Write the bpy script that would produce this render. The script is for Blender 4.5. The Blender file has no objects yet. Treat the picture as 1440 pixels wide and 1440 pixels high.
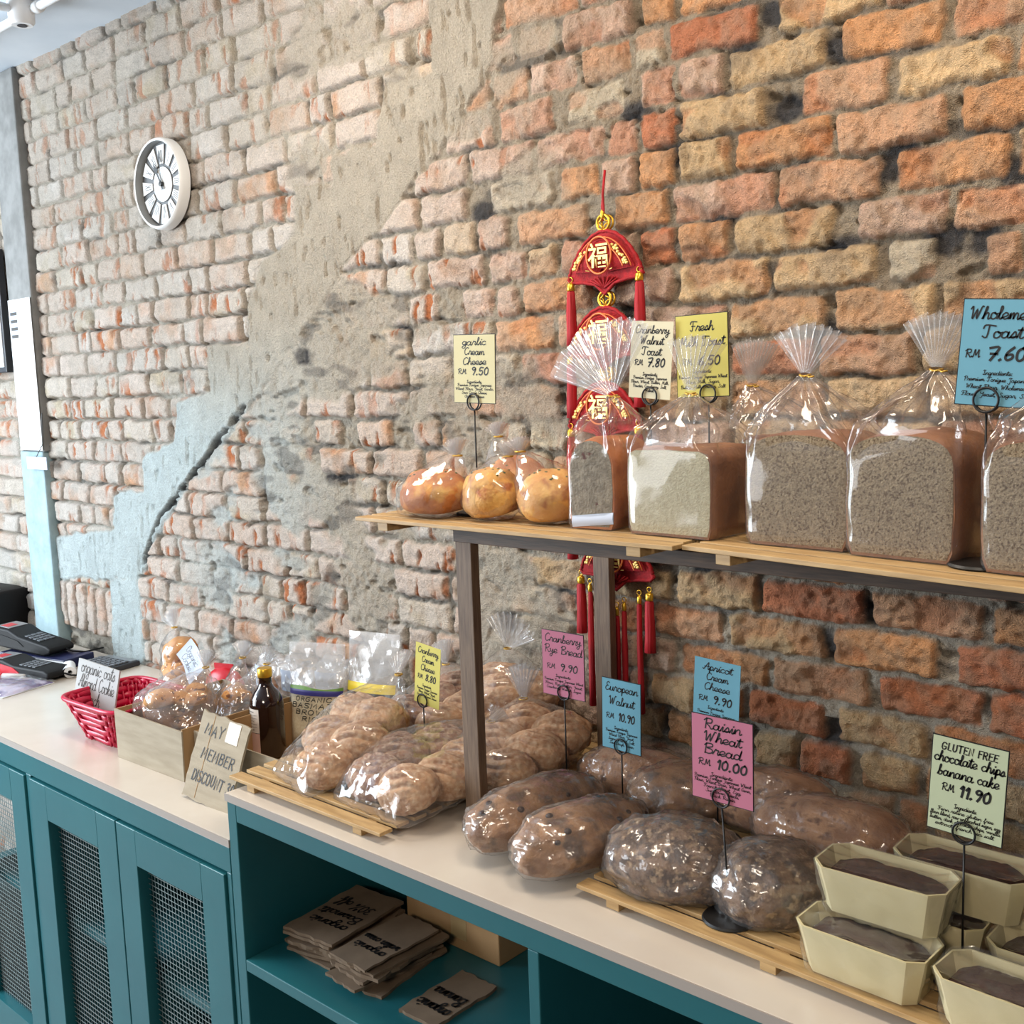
import bpy, bmesh, math, random
import numpy as np
from mathutils import Vector, Matrix, Euler, noise
random.seed(7)
SC = bpy.context.scene
COL = SC.collection
PI = math.pi
rad = math.radians

# ------------------------------------------------------------------ camera
def make_camera():
    yaw, pitch, roll = 0.734334, 0.12316, -0.0340148
    cy, sy, cp, sp = math.cos(yaw), math.sin(yaw), math.cos(pitch), math.sin(pitch)
    f = Vector((-sy*cp, cy*cp, -sp)); r = Vector((cy, sy, 0)); u = r.cross(f)
    c, s = math.cos(roll), math.sin(roll)
    r2 = c*r + s*u; u2 = -s*r + c*u
    cam = bpy.data.cameras.new('camera'); o = bpy.data.objects.new('camera', cam); COL.objects.link(o)
    m = Matrix((r2, u2, -f)).transposed().to_4x4(); m.translation = (0, -1.6, 1.713)
    o.matrix_world = m
    cam.sensor_fit = 'HORIZONTAL'; cam.sensor_width = 36; cam.lens = 1513.686/1440*36
    cam.clip_start = 0.02
    SC.camera = o
make_camera()

# ------------------------------------------------------------------ light, exposure
W = bpy.data.worlds.new('world'); SC.world = W; W.use_nodes = True
W.node_tree.nodes['Background'].inputs[0].default_value = (0.62, 0.72, 0.85, 1)
W.node_tree.nodes['Background'].inputs[1].default_value = 0.20

def area(name, loc, target, sx, sy, power, col):
    L = bpy.data.lights.new(name, 'AREA'); L.shape = 'RECTANGLE'; L.size = sx; L.size_y = sy
    L.energy = power; L.color = col
    o = bpy.data.objects.new(name, L); COL.objects.link(o); o.location = loc
    o.rotation_euler = (Vector(target)-Vector(loc)).to_track_quat('-Z', 'Y').to_euler()
    return o
area('window_daylight', (-4.6, -2.3, 1.75), (-2.9, 0, 1.4), 1.8, 1.9, 195, (0.80, 0.91, 1.0))
area('shopfront_daylight', (-4.3, -3.7, 1.7), (-1.0, 0, 1.25), 1.6, 1.6, 62, (0.93, 0.96, 1.0))
area('ceiling_lamp', (-1.75, -0.72, 2.68), (-1.7, -0.25, 1.0), 0.5, 0.3, 17, (1.0, 0.85, 0.68))
area('ceiling_lamp', (-0.45, -0.62, 2.68), (-0.6, -0.1, 1.2), 0.4, 0.3, 13, (1.0, 0.84, 0.66))
area('ceiling_lamp', (0.1, -3.4, 2.68), (-0.7, 0, 1.2), 0.8, 0.6, 62, (1.0, 0.85, 0.68))
SC.view_settings.view_transform = 'Standard'; SC.view_settings.look = 'None'
SC.view_settings.exposure = -0.13; SC.view_settings.gamma = 1; SC.view_settings.use_curve_mapping = False
SC.cycles.use_denoising = True
SC.cycles.transparent_max_bounces = 40
SC.cycles.max_bounces = 10
SC.cycles.sample_clamp_indirect = 4
SC.cycles.caustics_reflective = False
SC.cycles.caustics_refractive = False

# ------------------------------------------------------------------ materials
def lin(c):
    c = c/255.0
    return c/12.92 if c <= 0.04045 else ((c+0.055)/1.055)**2.4
def RGB(t): return (lin(t[0]), lin(t[1]), lin(t[2]), 1.0)
MATS = {}
class NT:
    def __init__(s, m): s.t = m.node_tree; s.n = s.t.nodes
    def add(s, kind, **kw):
        n = s.n.new(kind)
        for k, v in kw.items():
            if k in n.inputs: n.inputs[k].default_value = v
            else: setattr(n, k, v)
        return n
    def link(s, a, ao, b, bi): s.t.links.new(a.outputs[ao], b.inputs[bi])
def mat(name, rgb, rough=0.6, metal=0.0, rgb2=None, scale=20, stretch=(1, 1, 1), lo=0.35, hi=0.65, detail=4,
        bump=0.0, bscale=None, rgb3=None, scale3=60, lo3=0.6, hi3=0.7, spec=0.5, coat=0.0, wave=None):
    m = bpy.data.materials.new(name); m.use_nodes = True; MATS[name] = m
    t = NT(m); bs = t.n['Principled BSDF']
    bs.inputs['Base Color'].default_value = RGB(rgb); bs.inputs['Roughness'].default_value = rough
    bs.inputs['Metallic'].default_value = metal; bs.inputs['Specular IOR Level'].default_value = spec
    bs.inputs['Coat Weight'].default_value = coat
    tc = t.add('ShaderNodeTexCoord'); mp = t.add('ShaderNodeMapping'); mp.inputs['Scale'].default_value = stretch
    t.link(tc, 'Object', mp, 'Vector')
    if rgb2 is not None:
        nz = t.add('ShaderNodeTexNoise', Scale=scale, Detail=detail); t.link(mp, 'Vector', nz, 'Vector')
        cr = t.add('ShaderNodeValToRGB'); cr.color_ramp.elements[0].position = lo; cr.color_ramp.elements[1].position = hi
        cr.color_ramp.elements[0].color = RGB(rgb); cr.color_ramp.elements[1].color = RGB(rgb2)
        t.link(nz, 'Fac', cr, 'Fac'); last = (cr, 'Color')
        if rgb3 is not None:
            n3 = t.add('ShaderNodeTexNoise', Scale=scale3, Detail=3); t.link(mp, 'Vector', n3, 'Vector')
            r3 = t.add('ShaderNodeMapRange'); r3.inputs['From Min'].default_value = lo3; r3.inputs['From Max'].default_value = hi3
            t.link(n3, 'Fac', r3, 'Value')
            mx = t.add('ShaderNodeMixRGB'); mx.inputs['Color2'].default_value = RGB(rgb3)
            t.link(r3, 'Result', mx, 'Fac'); t.link(cr, 'Color', mx, 'Color1'); last = (mx, 'Color')
        t.link(last[0], last[1], bs, 'Base Color')
    if bump:
        bz = t.add('ShaderNodeTexNoise', Scale=bscale or scale*2, Detail=4); t.link(mp, 'Vector', bz, 'Vector')
        bp = t.add('ShaderNodeBump', Strength=bump, Distance=0.004); t.link(bz, 'Fac', bp, 'Height'); t.link(bp, 'Normal', bs, 'Normal')
    return m
def film(name, base=0.03, gain=1.5, rough=0.07, haze=0.03, bscale=55, bstr=0.5, tint=(255, 255, 255), stretch=(1, 1, 1)):
    m = bpy.data.materials.new(name); m.use_nodes = True; MATS[name] = m
    t = NT(m); t.n.remove(t.n['Principled BSDF']); out = t.n['Material Output']
    tc = t.add('ShaderNodeTexCoord'); mp = t.add('ShaderNodeMapping'); mp.inputs['Scale'].default_value = stretch
    t.link(tc, 'Object', mp, 'Vector')
    vo = t.add('ShaderNodeTexVoronoi', Scale=bscale); vo.feature = 'F1'; t.link(mp, 'Vector', vo, 'Vector')
    nz = t.add('ShaderNodeTexNoise', Scale=bscale*0.6, Detail=3); t.link(mp, 'Vector', nz, 'Vector')
    ad = t.add('ShaderNodeMath', operation='ADD'); t.link(vo, 'Distance', ad, 0); t.link(nz, 'Fac', ad, 1)
    bp = t.add('ShaderNodeBump', Strength=bstr, Distance=0.006); t.link(ad, 'Value', bp, 'Height')
    tr = t.add('ShaderNodeBsdfTransparent'); tr.inputs['Color'].default_value = RGB(tint)
    gl = t.add('ShaderNodeBsdfGlossy', Roughness=rough); t.link(bp, 'Normal', gl, 'Normal')
    df = t.add('ShaderNodeBsdfDiffuse'); df.inputs['Color'].default_value = (0.85, 0.86, 0.88, 1)
    lw = t.add('ShaderNodeLayerWeight', Blend=0.5); fr = t.add('ShaderNodeMath', operation='POWER'); fr.inputs[1].default_value = 3.5; t.link(lw, 'Facing', fr, 0)
    mu = t.add('ShaderNodeMath', operation='MULTIPLY_ADD'); mu.inputs[1].default_value = gain; mu.inputs[2].default_value = base
    mu.use_clamp = True; t.link(fr, 'Value', mu, 0)
    m1 = t.add('ShaderNodeMixShader', Fac=haze); t.link(tr, 'BSDF', m1, 1); t.link(df, 'BSDF', m1, 2)
    m2 = t.add('ShaderNodeMixShader'); t.link(mu, 'Value', m2, 'Fac'); t.link(m1, 'Shader', m2, 1); t.link(gl, 'BSDF', m2, 2)
    t.link(m2, 'Shader', out, 'Surface')
    return m
film('bag_film', base=0.05, gain=0.9, rough=0.09, haze=0.04, bscale=30, bstr=0.6)
film('wrap_film', base=0.08, gain=0.9, rough=0.16, haze=0.06, bscale=48, bstr=0.9, stretch=(1, 0.3, 1))
film('pan_film', base=0.05, gain=1.0, rough=0.10, haze=0.04, bscale=34, bstr=0.8)
film('tight_film', base=0.05, gain=1.0, rough=0.09, haze=0.04, bscale=14, bstr=0.25)
film('fan_film', base=0.12, gain=0.9, rough=0.14, haze=0.20, bscale=40, bstr=0.3)
film('cookie_film', base=0.10, gain=0.9, rough=0.10, haze=0.10, bscale=45, bstr=1.0)
film('silver_film', base=0.10, gain=0.9, rough=0.14, haze=0.26, bscale=30, bstr=0.7)
mat('teal_paint', (28, 88, 96), 0.35, rgb2=(33, 96, 103), scale=3, bump=0.05, bscale=30, spec=0.45)
mat('worktop_stone', (208, 200, 188), 0.2, rgb2=(200, 190, 178), scale=6, spec=0.5)
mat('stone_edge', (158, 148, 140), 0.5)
mat('slat_pine', (164, 132, 88), 0.55, rgb2=(188, 156, 108), scale=14, stretch=(1.2, 9, 9), bump=0.08)
mat('dark_oak', (92, 72, 56), 0.6, rgb2=(116, 94, 74), scale=30, stretch=(9, 9, 0.7), bump=0.12)
mat('rail_oak', (62, 48, 38), 0.6, rgb2=(84, 66, 52), scale=30, stretch=(0.7, 9, 9), bump=0.12)
mat('wire_grey', (150, 165, 165), 0.4, 0.7)
mat('black_metal', (14, 13, 13), 0.45)
mat('ink', (18, 16, 16), 0.6)
mat('faint_ink', (70, 68, 66), 0.7)
mat('cardboard', (148, 136, 116), 0.85, rgb2=(162, 150, 130), scale=12, stretch=(1, 1, 6), bump=0.1)
mat('cardboard_inside', (150, 118, 80), 0.85, rgb2=(165, 132, 92), scale=12, bump=0.1)
mat('cardboard_sheet', (104, 86, 68), 0.9, rgb2=(120, 100, 80), scale=14, bump=0.1)
mat('tape', (158, 136, 98), 0.3)
mat('paper_cream', (198, 190, 150), 0.8); mat('paper_yellow', (196, 186, 98), 0.8)
mat('paper_pink', (178, 106, 128), 0.8); mat('paper_blue', (104, 160, 180), 0.8)
mat('paper_pale', (188, 196, 162), 0.8); mat('paper_ivory', (206, 200, 172), 0.8)
mat('paper_white', (225, 228, 230), 0.75); mat('card_grey', (176, 178, 178), 0.85); mat('paper_lilac', (188, 200, 220), 0.75)
mat('red_felt', (168, 10, 24), 0.8, rgb2=(140, 6, 16), scale=120, bump=0.4, bscale=300)
mat('red_thread', (174, 12, 28), 0.7, rgb2=(150, 8, 20), scale=200, stretch=(1, 1, 0.05), bump=0.5, bscale=250)
mat('gold', (224, 178, 62), 0.32, 0.85); mat('gold_foil', (232, 200, 120), 0.4, 0.5); mat('orange_band', (222, 120, 60), 0.5)
mat('pillar_render', (112, 112, 110), 0.9, rgb2=(132, 132, 130), scale=18, bump=0.4, bscale=60)
mat('pillar_paint', (148, 170, 176), 0.85, rgb2=(130, 152, 158), scale=18, bump=0.4, bscale=60)
mat('ceiling_white', (214, 222, 230), 0.8, rgb2=(200, 210, 220), scale=4, bump=0.1, bscale=20)
mat('plastic_white', (226, 228, 230), 0.35); mat('clock_body', (226, 228, 228), 0.4); mat('clock_inside_shade', (128, 130, 130), 0.6); mat('clock_grey', (84, 86, 88), 0.5); mat('numeral_grey', (96, 98, 100), 0.5)
mat('clock_face', (216, 218, 218), 0.5)
mat('floor_tile', (120, 112, 104), 0.5, rgb2=(130, 122, 112), scale=4)
mat('black_plastic', (14, 14, 16), 0.55, spec=0.25); mat('dark_plastic', (42, 44, 50), 0.45); mat('red_plastic', (190, 30, 44), 0.35)
mat('grey_screen', (120, 124, 128), 0.3); mat('navy_plastic', (34, 38, 74), 0.4); mat('key_grey', (86, 90, 96), 0.5)
mat('basket_red', (196, 24, 66), 0.35, rgb2=(170, 16, 52), scale=40)
mat('amber_glass', (30, 12, 8), 0.08, spec=0.6, coat=0.4)
mat('label_white', (206, 196, 186), 0.6); mat('label_pink', (196, 160, 148), 0.6); mat('label_green', (54, 84, 52), 0.6)
mat('label_text', (70, 64, 60), 0.6)
mat('rice_grain', (222, 206, 172), 0.6, rgb2=(236, 226, 198), scale=180, bump=0.3)
mat('label_blue', (52, 50, 118), 0.45); mat('label_lime', (92, 132, 52), 0.45); mat('label_yellow', (232, 206, 40), 0.45); mat('label_black', (22, 22, 26), 0.45)
mat('purple_pack', (84, 58, 118), 0.25, rgb2=(206, 196, 222), scale=14, lo=0.5, hi=0.6)
mat('cookie', (168, 106, 58), 0.8, rgb2=(190, 130, 76), scale=40, bump=0.5, bscale=90, rgb3=(96, 56, 34), scale3=50, lo3=0.62, hi3=0.68)
mat('cookie_pale', (200, 146, 84), 0.8, rgb2=(178, 120, 62), scale=30, bump=0.5, bscale=70, rgb3=(104, 62, 36), scale3=60, lo3=0.62, hi3=0.66)
mat('orange_pack', (178, 118, 78), 0.4, rgb2=(196, 140, 98), scale=8)
# breads
mat('bun_crust', (158, 116, 84), 0.85, rgb2=(190, 150, 114), scale=38, bump=0.5, bscale=230, rgb3=(214, 190, 162), scale3=110, lo3=0.42, hi3=0.85)
mat('bun_dark', (124, 86, 66), 0.85, rgb2=(160, 120, 94), scale=38, bump=0.5, bscale=230, rgb3=(210, 186, 160), scale3=110, lo3=0.45, hi3=0.85)
mat('garlic_crust', (158, 92, 46), 0.6, rgb2=(196, 126, 66), scale=34, bump=0.4, bscale=200, rgb3=(216, 172, 96), scale3=30, lo3=0.55, hi3=0.72)
mat('garlic_golden', (198, 140, 70), 0.6, rgb2=(218, 172, 98), scale=30, bump=0.4, bscale=200, rgb3=(160, 92, 46), scale3=40, lo3=0.52, hi3=0.68)
mat('herb', (70, 84, 40), 0.8)
mat('toast_crust', (196, 124, 70), 0.6, rgb2=(164, 94, 52), scale=26, bump=0.35, bscale=200)
mat('crust_dark', (112, 70, 44), 0.6, rgb2=(142, 94, 58), scale=26, bump=0.35, bscale=200)
mat('crumb_white', (188, 180, 152), 0.9, rgb2=(172, 162, 134), scale=140, bump=0.7, bscale=420)
mat('crumb_wheat', (150, 132, 105), 0.9, rgb2=(132, 114, 90), scale=190, lo=0.4, hi=0.6, bump=0.9, bscale=420, rgb3=(100, 80, 58), scale3=330, lo3=0.54, hi3=0.62)
mat('crumb_cranberry', (152, 142, 124), 0.9, rgb2=(120, 110, 94), scale=90, bump=0.9, bscale=260, rgb3=(86, 44, 34), scale3=40, lo3=0.66, hi3=0.70)
mat('euro_crust', (130, 92, 64), 0.8, rgb2=(170, 130, 96), scale=26, lo=0.4, hi=0.6, bump=0.5, bscale=240, rgb3=(100, 78, 64), scale3=34, lo3=0.50, hi3=0.64)
mat('walnut_crust', (76, 56, 44), 0.85, rgb2=(126, 98, 76), scale=60, lo=0.42, hi=0.58, bump=0.9, bscale=160, rgb3=(160, 134, 106), scale3=90, lo3=0.56, hi3=0.66)
mat('brown_crust', (144, 100, 68), 0.8, rgb2=(180, 134, 96), scale=30, lo=0.4, hi=0.6, bump=0.5, bscale=240, rgb3=(112, 76, 54), scale3=60, lo3=0.55, hi3=0.68)
mat('dark_fruit', (46, 26, 24), 0.5)
mat('cake_top', (70, 44, 34), 0.75, rgb2=(54, 34, 28), scale=18, bump=0.5, bscale=70)
mat('cake_paper', (218, 206, 164), 0.6, rgb2=(208, 194, 148), scale=6)
mat('cake_inner', (200, 168, 116), 0.7, rgb2=(184, 150, 100), scale=12)
mat('twist_tie', (200, 160, 70), 0.35, 0.6)

# ------------------------------------------------------------------ mesh helpers
class MB:
    def __init__(s): s.v = []; s.f = []
    def add(s, vs, fs, M=None):
        b = len(s.v)
        s.v += [tuple(M @ Vector(v)) if M is not None else tuple(v) for v in vs]
        s.f += [tuple(i+b for i in f) for f in fs]
        return s
    def box(s, lo, hi, M=None, bev=0.0):
        if bev:
            bm = bmesh.new(); bmesh.ops.create_cube(bm, size=1)
            for v in bm.verts: v.co = Vector([(lo[i]+hi[i])/2+v.co[i]*(hi[i]-lo[i]) for i in range(3)])
            bmesh.ops.bevel(bm, geom=bm.edges[:], offset=bev, segments=2, affect='EDGES', profile=0.5)
            bm.verts.index_update()
            vs = [v.co[:] for v in bm.verts]; fs = [[v.index for v in f.verts] for f in bm.faces]; bm.free()
            return s.add(vs, fs, M)
        x0, y0, z0 = lo; x1, y1, z1 = hi
        vs = [(x0,y0,z0),(x1,y0,z0),(x1,y1,z0),(x0,y1,z0),(x0,y0,z1),(x1,y0,z1),(x1,y1,z1),(x0,y1,z1)]
        return s.add(vs, [(0,3,2,1),(4,5,6,7),(0,1,5,4),(1,2,6,5),(2,3,7,6),(3,0,4,7)], M)
    def tube(s, pts, r, n=8, M=None, closed=False, cap=True):
        pts = [Vector(p) for p in pts]; N = len(pts); vs = []; fs = []
        up = None
        for i, p in enumerate(pts):
            if closed: t = pts[(i+1) % N]-pts[i-1]
            else: t = pts[min(i+1, N-1)]-pts[max(i-1, 0)]
            t.normalize()
            if up is None: up = Vector((0, 0, 1)) if abs(t.z) < 0.9 else Vector((1, 0, 0))
            a = (up - t*up.dot(t)).normalized(); b = t.cross(a); up = a
            rr = r[i] if isinstance(r, (list, tuple)) else r
            vs += [p+(a*math.cos(2*PI*k/n)+b*math.sin(2*PI*k/n))*rr for k in range(n)]
        for i in range(N if closed else N-1):
            j = (i+1) % N
            fs += [(i*n+k, i*n+(k+1) % n, j*n+(k+1) % n, j*n+k) for k in range(n)]
        if cap and not closed:
            fs += [tuple(range(n-1, -1, -1)), tuple((N-1)*n+k for k in range(n))]
        return s.add(vs, fs, M)
    def lathe(s, prof, n=24, M=None, cap=True):
        vs = []; fs = []; K = len(prof)
        for r, z in prof: vs += [(r*math.cos(2*PI*k/n), r*math.sin(2*PI*k/n), z) for k in range(n)]
        for i in range(K-1): fs += [(i*n+k, i*n+(k+1) % n, (i+1)*n+(k+1) % n, (i+1)*n+k) for k in range(n)]
        if cap and prof[0][0] > 1e-5: fs.append(tuple(range(n-1, -1, -1)))
        if cap and prof[-1][0] > 1e-5: fs.append(tuple((K-1)*n+k for k in range(n)))
        return s.add(vs, fs, M)
    def prism(s, poly, y0, y1, M=None):     # polygon in x,z extruded along y
        n = len(poly)
        vs = [(x, y0, z) for x, z in poly]+[(x, y1, z) for x, z in poly]
        fs = [tuple(range(n)), tuple(range(2*n-1, n-1, -1))]+[(i, i+n, (i+1) % n+n, (i+1) % n) for i in range(n)]
        return s.add(vs, fs, M)
    def blob(s, fn, sub=4, M=None):
        bm = bmesh.new(); bmesh.ops.create_icosphere(bm, subdivisions=sub, radius=1)
        bm.verts.index_update()
        vs = [fn(v.co.normalized()) for v in bm.verts]; fs = [[v.index for v in f.verts] for f in bm.faces]; bm.free()
        return s.add(vs, fs, M)
    def grid(s, fn, nu, nv, M=None, wrapu=False):
        vs = [fn(i/(nu if wrapu else nu-1), j/(nv-1)) for j in range(nv) for i in range(nu)]
        fs = [(j*nu+i, j*nu+(i+1) % nu, (j+1)*nu+(i+1) % nu, (j+1)*nu+i) for j in range(nv-1) for i in range(nu if wrapu else nu-1)]
        return s.add(vs, fs, M)
    def obj(s, name, material, parent=None, smooth=False, loc=None):
        me = bpy.data.meshes.new(name); me.from_pydata(s.v, [], s.f); me.update()
        if smooth:
            me.polygons.foreach_set('use_smooth', [True]*len(me.polygons))
        me.materials.append(MATS[material] if isinstance(material, str) else material)
        o = bpy.data.objects.new(name, me); COL.objects.link(o)
        if parent is not None: o.parent = parent
        if loc is not None: o.location = loc
        return o
def sharp(o, ang=40):
    me = o.data
    me.polygons.foreach_set('use_smooth', [True]*len(me.polygons))
    try: me.set_sharp_from_angle(angle=rad(ang))
    except Exception: pass
    return o
def thing(name, label, cat, loc=(0, 0, 0), rz=0.0, group=None, rot=None):
    o = bpy.data.objects.new(name, None); COL.objects.link(o); o.empty_display_size = 0.05
    o.location = loc; o.rotation_euler = rot if rot else (0, 0, rz)
    return tag(o, label, cat, group)
def tag(o, label, cat, group=None):
    o['label'] = label; o['category'] = cat
    if group: o['group'] = group
    return o
def struct(o):
    o['kind'] = 'structure'; return o
def copy_tree(o, parent=None):
    c = o.copy(); COL.objects.link(c)
    if parent is not None: c.parent = parent
    for ch in list(o.children): copy_tree(ch, c)
    return c
def nz(p, s, seed=0.0): return noise.noise(Vector((p[0]*s+seed, p[1]*s+seed*1.7, p[2]*s-seed)))
def ridge(p, s, seed=0.0): return 1-abs(nz(p, s, seed))*2
def sst(a, b, x):
    t = min(1, max(0, (x-a)/(b-a))); return t*t*(3-2*t)

# ------------------------------------------------------------------ handwriting
SCRIPT = {  # advance | strokes ; units: x-height 10
'a':'10|7,8 4,10 1,7 1,2 4,0 7,3 8,10 7,3 9,0 11,2','b':'9|0,1 4,16 3,20 2,16 2,2 4,0 7,2 7,6 5,8 4,7 9,7',
'c':'8|7,8 5,10 1,7 1,3 4,0 8,2','d':'10|7,8 4,10 1,7 1,2 4,0 7,3 9,20 8,3 9,0 11,2','e':'8|0,2 6,5 7,8 4,10 1,7 1,3 4,0 8,2',
'f':'7|0,1 5,14 6,19 4,20 3,15 3,-6 5,-9 6,-5 4,0 8,2','g':'9|7,8 4,10 1,7 1,3 4,1 7,4 8,10 7,-6 4,-9 1,-6 4,-2 10,2',
'h':'9|0,1 4,16 3,20 2,14 1,0 2,5 5,10 7,8 7,2 8,0 10,2','i':'5|0,1 3,10 3,2 4,0 6,2;4,14 4.6,14.6','j':'5|0,1 4,10 4,-6 2,-9 0,-6 6,2;4,14 4.6,14.6',
'k':'9|0,1 4,16 3,20 2,14 1,0 2,5 6,10 6,7 3,5 7,0 10,2','l':'5|0,1 4,14 4,19 2.5,20 2,14 2,3 4,0 6,2',
'm':'13|0,1 2,10 2,0 3,6 5,10 6,8 6,0 7,6 9,10 11,8 11,2 12,0 14,2','n':'10|0,1 2,10 2,0 3,6 6,10 8,8 8,2 9,0 11,2',
'o':'9|5,10 2,9 1,5 2,1 5,0 8,3 8,7 5,10 6,8 10,9','p':'9|0,1 3,10 2,-9 2,6 5,10 8,7 7,2 4,0 3,1 10,2','q':'9|7,8 4,10 1,7 1,3 4,1 7,4 8,10 7,-9 9,-6 10,2',
'r':'8|0,1 3,11 4,9 7,9 6,3 7,0 9,2','s':'7|0,1 4,10 6,4 4,0 1,1 8,2','t':'6|0,1 4,18 3,3 5,0 7,2;0,13 7,13.5','u':'9|0,1 1,10 1,3 3,0 6,3 7,10 7,2 8,0 10,2',
'v':'8|0,8 2,10 4,0 7,9 9,9','w':'12|0,9 1,10 2,1 4,0 6,8 6,1 8,0 11,9 13,9','x':'8|0,9 2,9 6,1 8,1;7,10 1,0','y':'9|0,9 1,10 2,4 5,3 7,10 6,-6 3,-9 1,-6 4,-2 10,2','z':'8|0,9 6,10 1,0 8,1',
'A':'13|1,3 3,0 6,8 11,20 11,8 12,0 14,2;4,8 13,9','B':'13|3,20 3,0;1,16 4,20 10,20 11,15 4,11 11,9 12,3 8,0 3,1','C':'12|11,17 8,20 3,15 2,7 5,0 10,2 13,4','D':'13|4,20 4,0;1,17 6,20 12,15 12,5 7,0 3,0 2,3',
'E':'12|10,18 7,20 4,17 5,12 8,11 4,10 2,4 5,0 10,2 12,4','F':'12|6,18 6,3 4,0 2,2;1,15 3,20 13,19;4,10 10,10','G':'12|11,17 8,20 3,15 2,7 5,0 10,4 10,9 7,9','I':'9|1,16 3,20 9,19;5,19 5,1;1,2 4,0 9,1',
'J':'11|2,16 4,20 11,19;8,19 7,-6 4,-9 1,-5','M':'17|1,2 3,0 4,10 5,20 8,4 12,20 13,8 14,0 16,2','O':'12|7,20 3,17 2,8 5,0 9,2 11,10 9,18 6,20 8,16 12,17','P':'12|4,20 4,0;1,16 5,20 11,19 11,12 5,10',
'R':'14|4,20 4,0;1,16 5,20 11,19 11,12 5,10 9,5 12,0 15,2','S':'12|10,18 7,20 5,15 9,8 8,1 4,0 1,4','T':'13|7,18 7,3 5,0 2,2;1,15 3,20 14,19','W':'17|1,16 3,20 4,10 5,0 9,16 10,0 14,19 16,20',
'Y':'12|1,19 3,12 8,12 11,20 8,-6 4,-9','L':'11|6,18 4,20 4,10 4,1 1,1 6,0 11,2','N':'13|2,0 4,20 10,0 12,20','V':'12|1,19 5,0 11,20','H':'13|3,20 3,0;11,20 11,0;3,10 11,10',
'0':'11|6,20 2,15 2,5 5,0 9,4 9,15 6,20','1':'7|2,15 5,20 5,0','2':'11|2,16 5,20 9,16 2,0 10,0','3':'11|2,18 6,20 9,16 5,11 9,7 7,0 2,2','4':'11|7,20 1,7 10,7;8,14 8,0','5':'11|9,20 3,20 2,11 7,12 9,6 6,0 2,2',
'6':'11|8,20 3,12 2,4 5,0 9,4 8,9 3,8','7':'11|1,19 10,20 4,0;3,10 9,10','8':'11|6,11 2,16 6,20 9,16 2,5 5,0 9,5 6,11','9':'11|9,15 5,12 2,16 5,20 9,17 9,10 6,0','.':'5|2,0 2.6,.8','%':'14|12,20 2,0;4,20 2,16 5,14 4,20;11,6 9,2 12,0 11,6',',':'4|2,1 1,-3',':':'5|2,1 2.6,1.6;2,8 2.6,8.6',"'":'4|2,20 2,16',' ':'7|'}
PRINT = {'A':'13|1,0 6,20 11,0;3,7 9,7','B':'12|2,0 2,20 8,20 10,17 10,13 7,11 2,11;7,11 11,8 11,3 8,0 2,0','C':'12|11,17 8,20 4,20 1,15 1,5 4,0 8,0 11,3','D':'12|2,0 2,20 7,20 11,15 11,5 7,0 2,0',
'E':'11|10,20 2,20 2,0 10,0;2,11 8,11','F':'10|10,20 2,20 2,0;2,11 8,11','G':'13|11,17 8,20 4,20 1,15 1,5 4,0 8,0 11,4 11,9 7,9','I':'5|2,0 2,20','L':'10|2,20 2,0 9,0','M':'15|2,0 3,20 7,6 12,20 13,0','N':'13|2,0 2,20 11,0 11,20',
'O':'13|4,20 1,15 1,5 4,0 8,0 11,5 11,15 8,20 4,20','R':'12|2,0 2,20 8,20 10,17 10,13 7,10 2,10;6,10 11,0','S':'11|10,17 7,20 3,20 1,16 3,11 8,9 10,5 8,0 3,0 1,3','T':'12|1,20 11,20;6,20 6,0','U':'13|2,20 2,5 5,0 8,0 11,5 11,20','W':'17|1,20 4,0 8,15 12,0 15,20','Y':'12|1,20 6,10 11,20;6,10 6,0'}
def catmull(p, k):
    if len(p) < 3: return p
    q = [p[0]]+p+[p[-1]]; o = []
    for i in range(1, len(q)-2):
        a, b, c, d = q[i-1:i+3]
        for j in range(k):
            t = j/k
            o.append(tuple(0.5*(2*b[m]+(c[m]-a[m])*t+(2*a[m]-5*b[m]+4*c[m]-d[m])*t*t+(3*b[m]-a[m]-3*c[m]+d[m])*t**3) for m in (0, 1)))
    o.append(p[-1]); return o
def write(mb, text, xh, cx, by, wt, style='s', k=4, slant=0.12, width=None, y=-0.0006, jit=0.0):
    """write one line: xh metres per 10 glyph units, centred on cx with its baseline at by, strokes wt wide"""
    S = xh/10; tot = 0; lay = []
    for ch in text:
        g = PRINT.get(ch) if style == 'p' else None
        g = g or SCRIPT.get(ch) or SCRIPT[' ']
        adv, st = g.split('|'); lay.append((tot, st, style == 'p' and ch in PRINT)); tot += float(adv)+(2.0 if style == 'p' else 0.3)
    sx = S if width is None else width/max(tot, 1)
    for off, st, pr in lay:
        jy = random.uniform(-jit, jit); ja = random.uniform(-jit, jit)*0.08
        for line in filter(None, st.split(';')):
            pts = [tuple(float(q) for q in a.split(',')) for a in line.split()]
            if not pr: pts = catmull(pts, k)
            P = [(cx+(off+px+py*slant-tot/2)*sx, by+(py+jy+px*ja)*S) for px, py in pts]
            n = len(P); vs = []
            for i in range(n):
                a = P[max(i-1, 0)]; b = P[min(i+1, n-1)]; dx, dz = b[0]-a[0], b[1]-a[1]; l = math.hypot(dx, dz) or 1
                e = wt/2
                px, pz = P[i]
                if i == 0: px -= dx/l*e; pz -= dz/l*e
                if i == n-1: px += dx/l*e; pz += dz/l*e
                vs += [(px-dz/l*e, y, pz+dx/l*e), (px+dz/l*e, y, pz-dx/l*e)]
            mb.add(vs, [(2*i, 2*i+1, 2*i+3, 2*i+2) for i in range(n-1)])
    return mb
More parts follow.
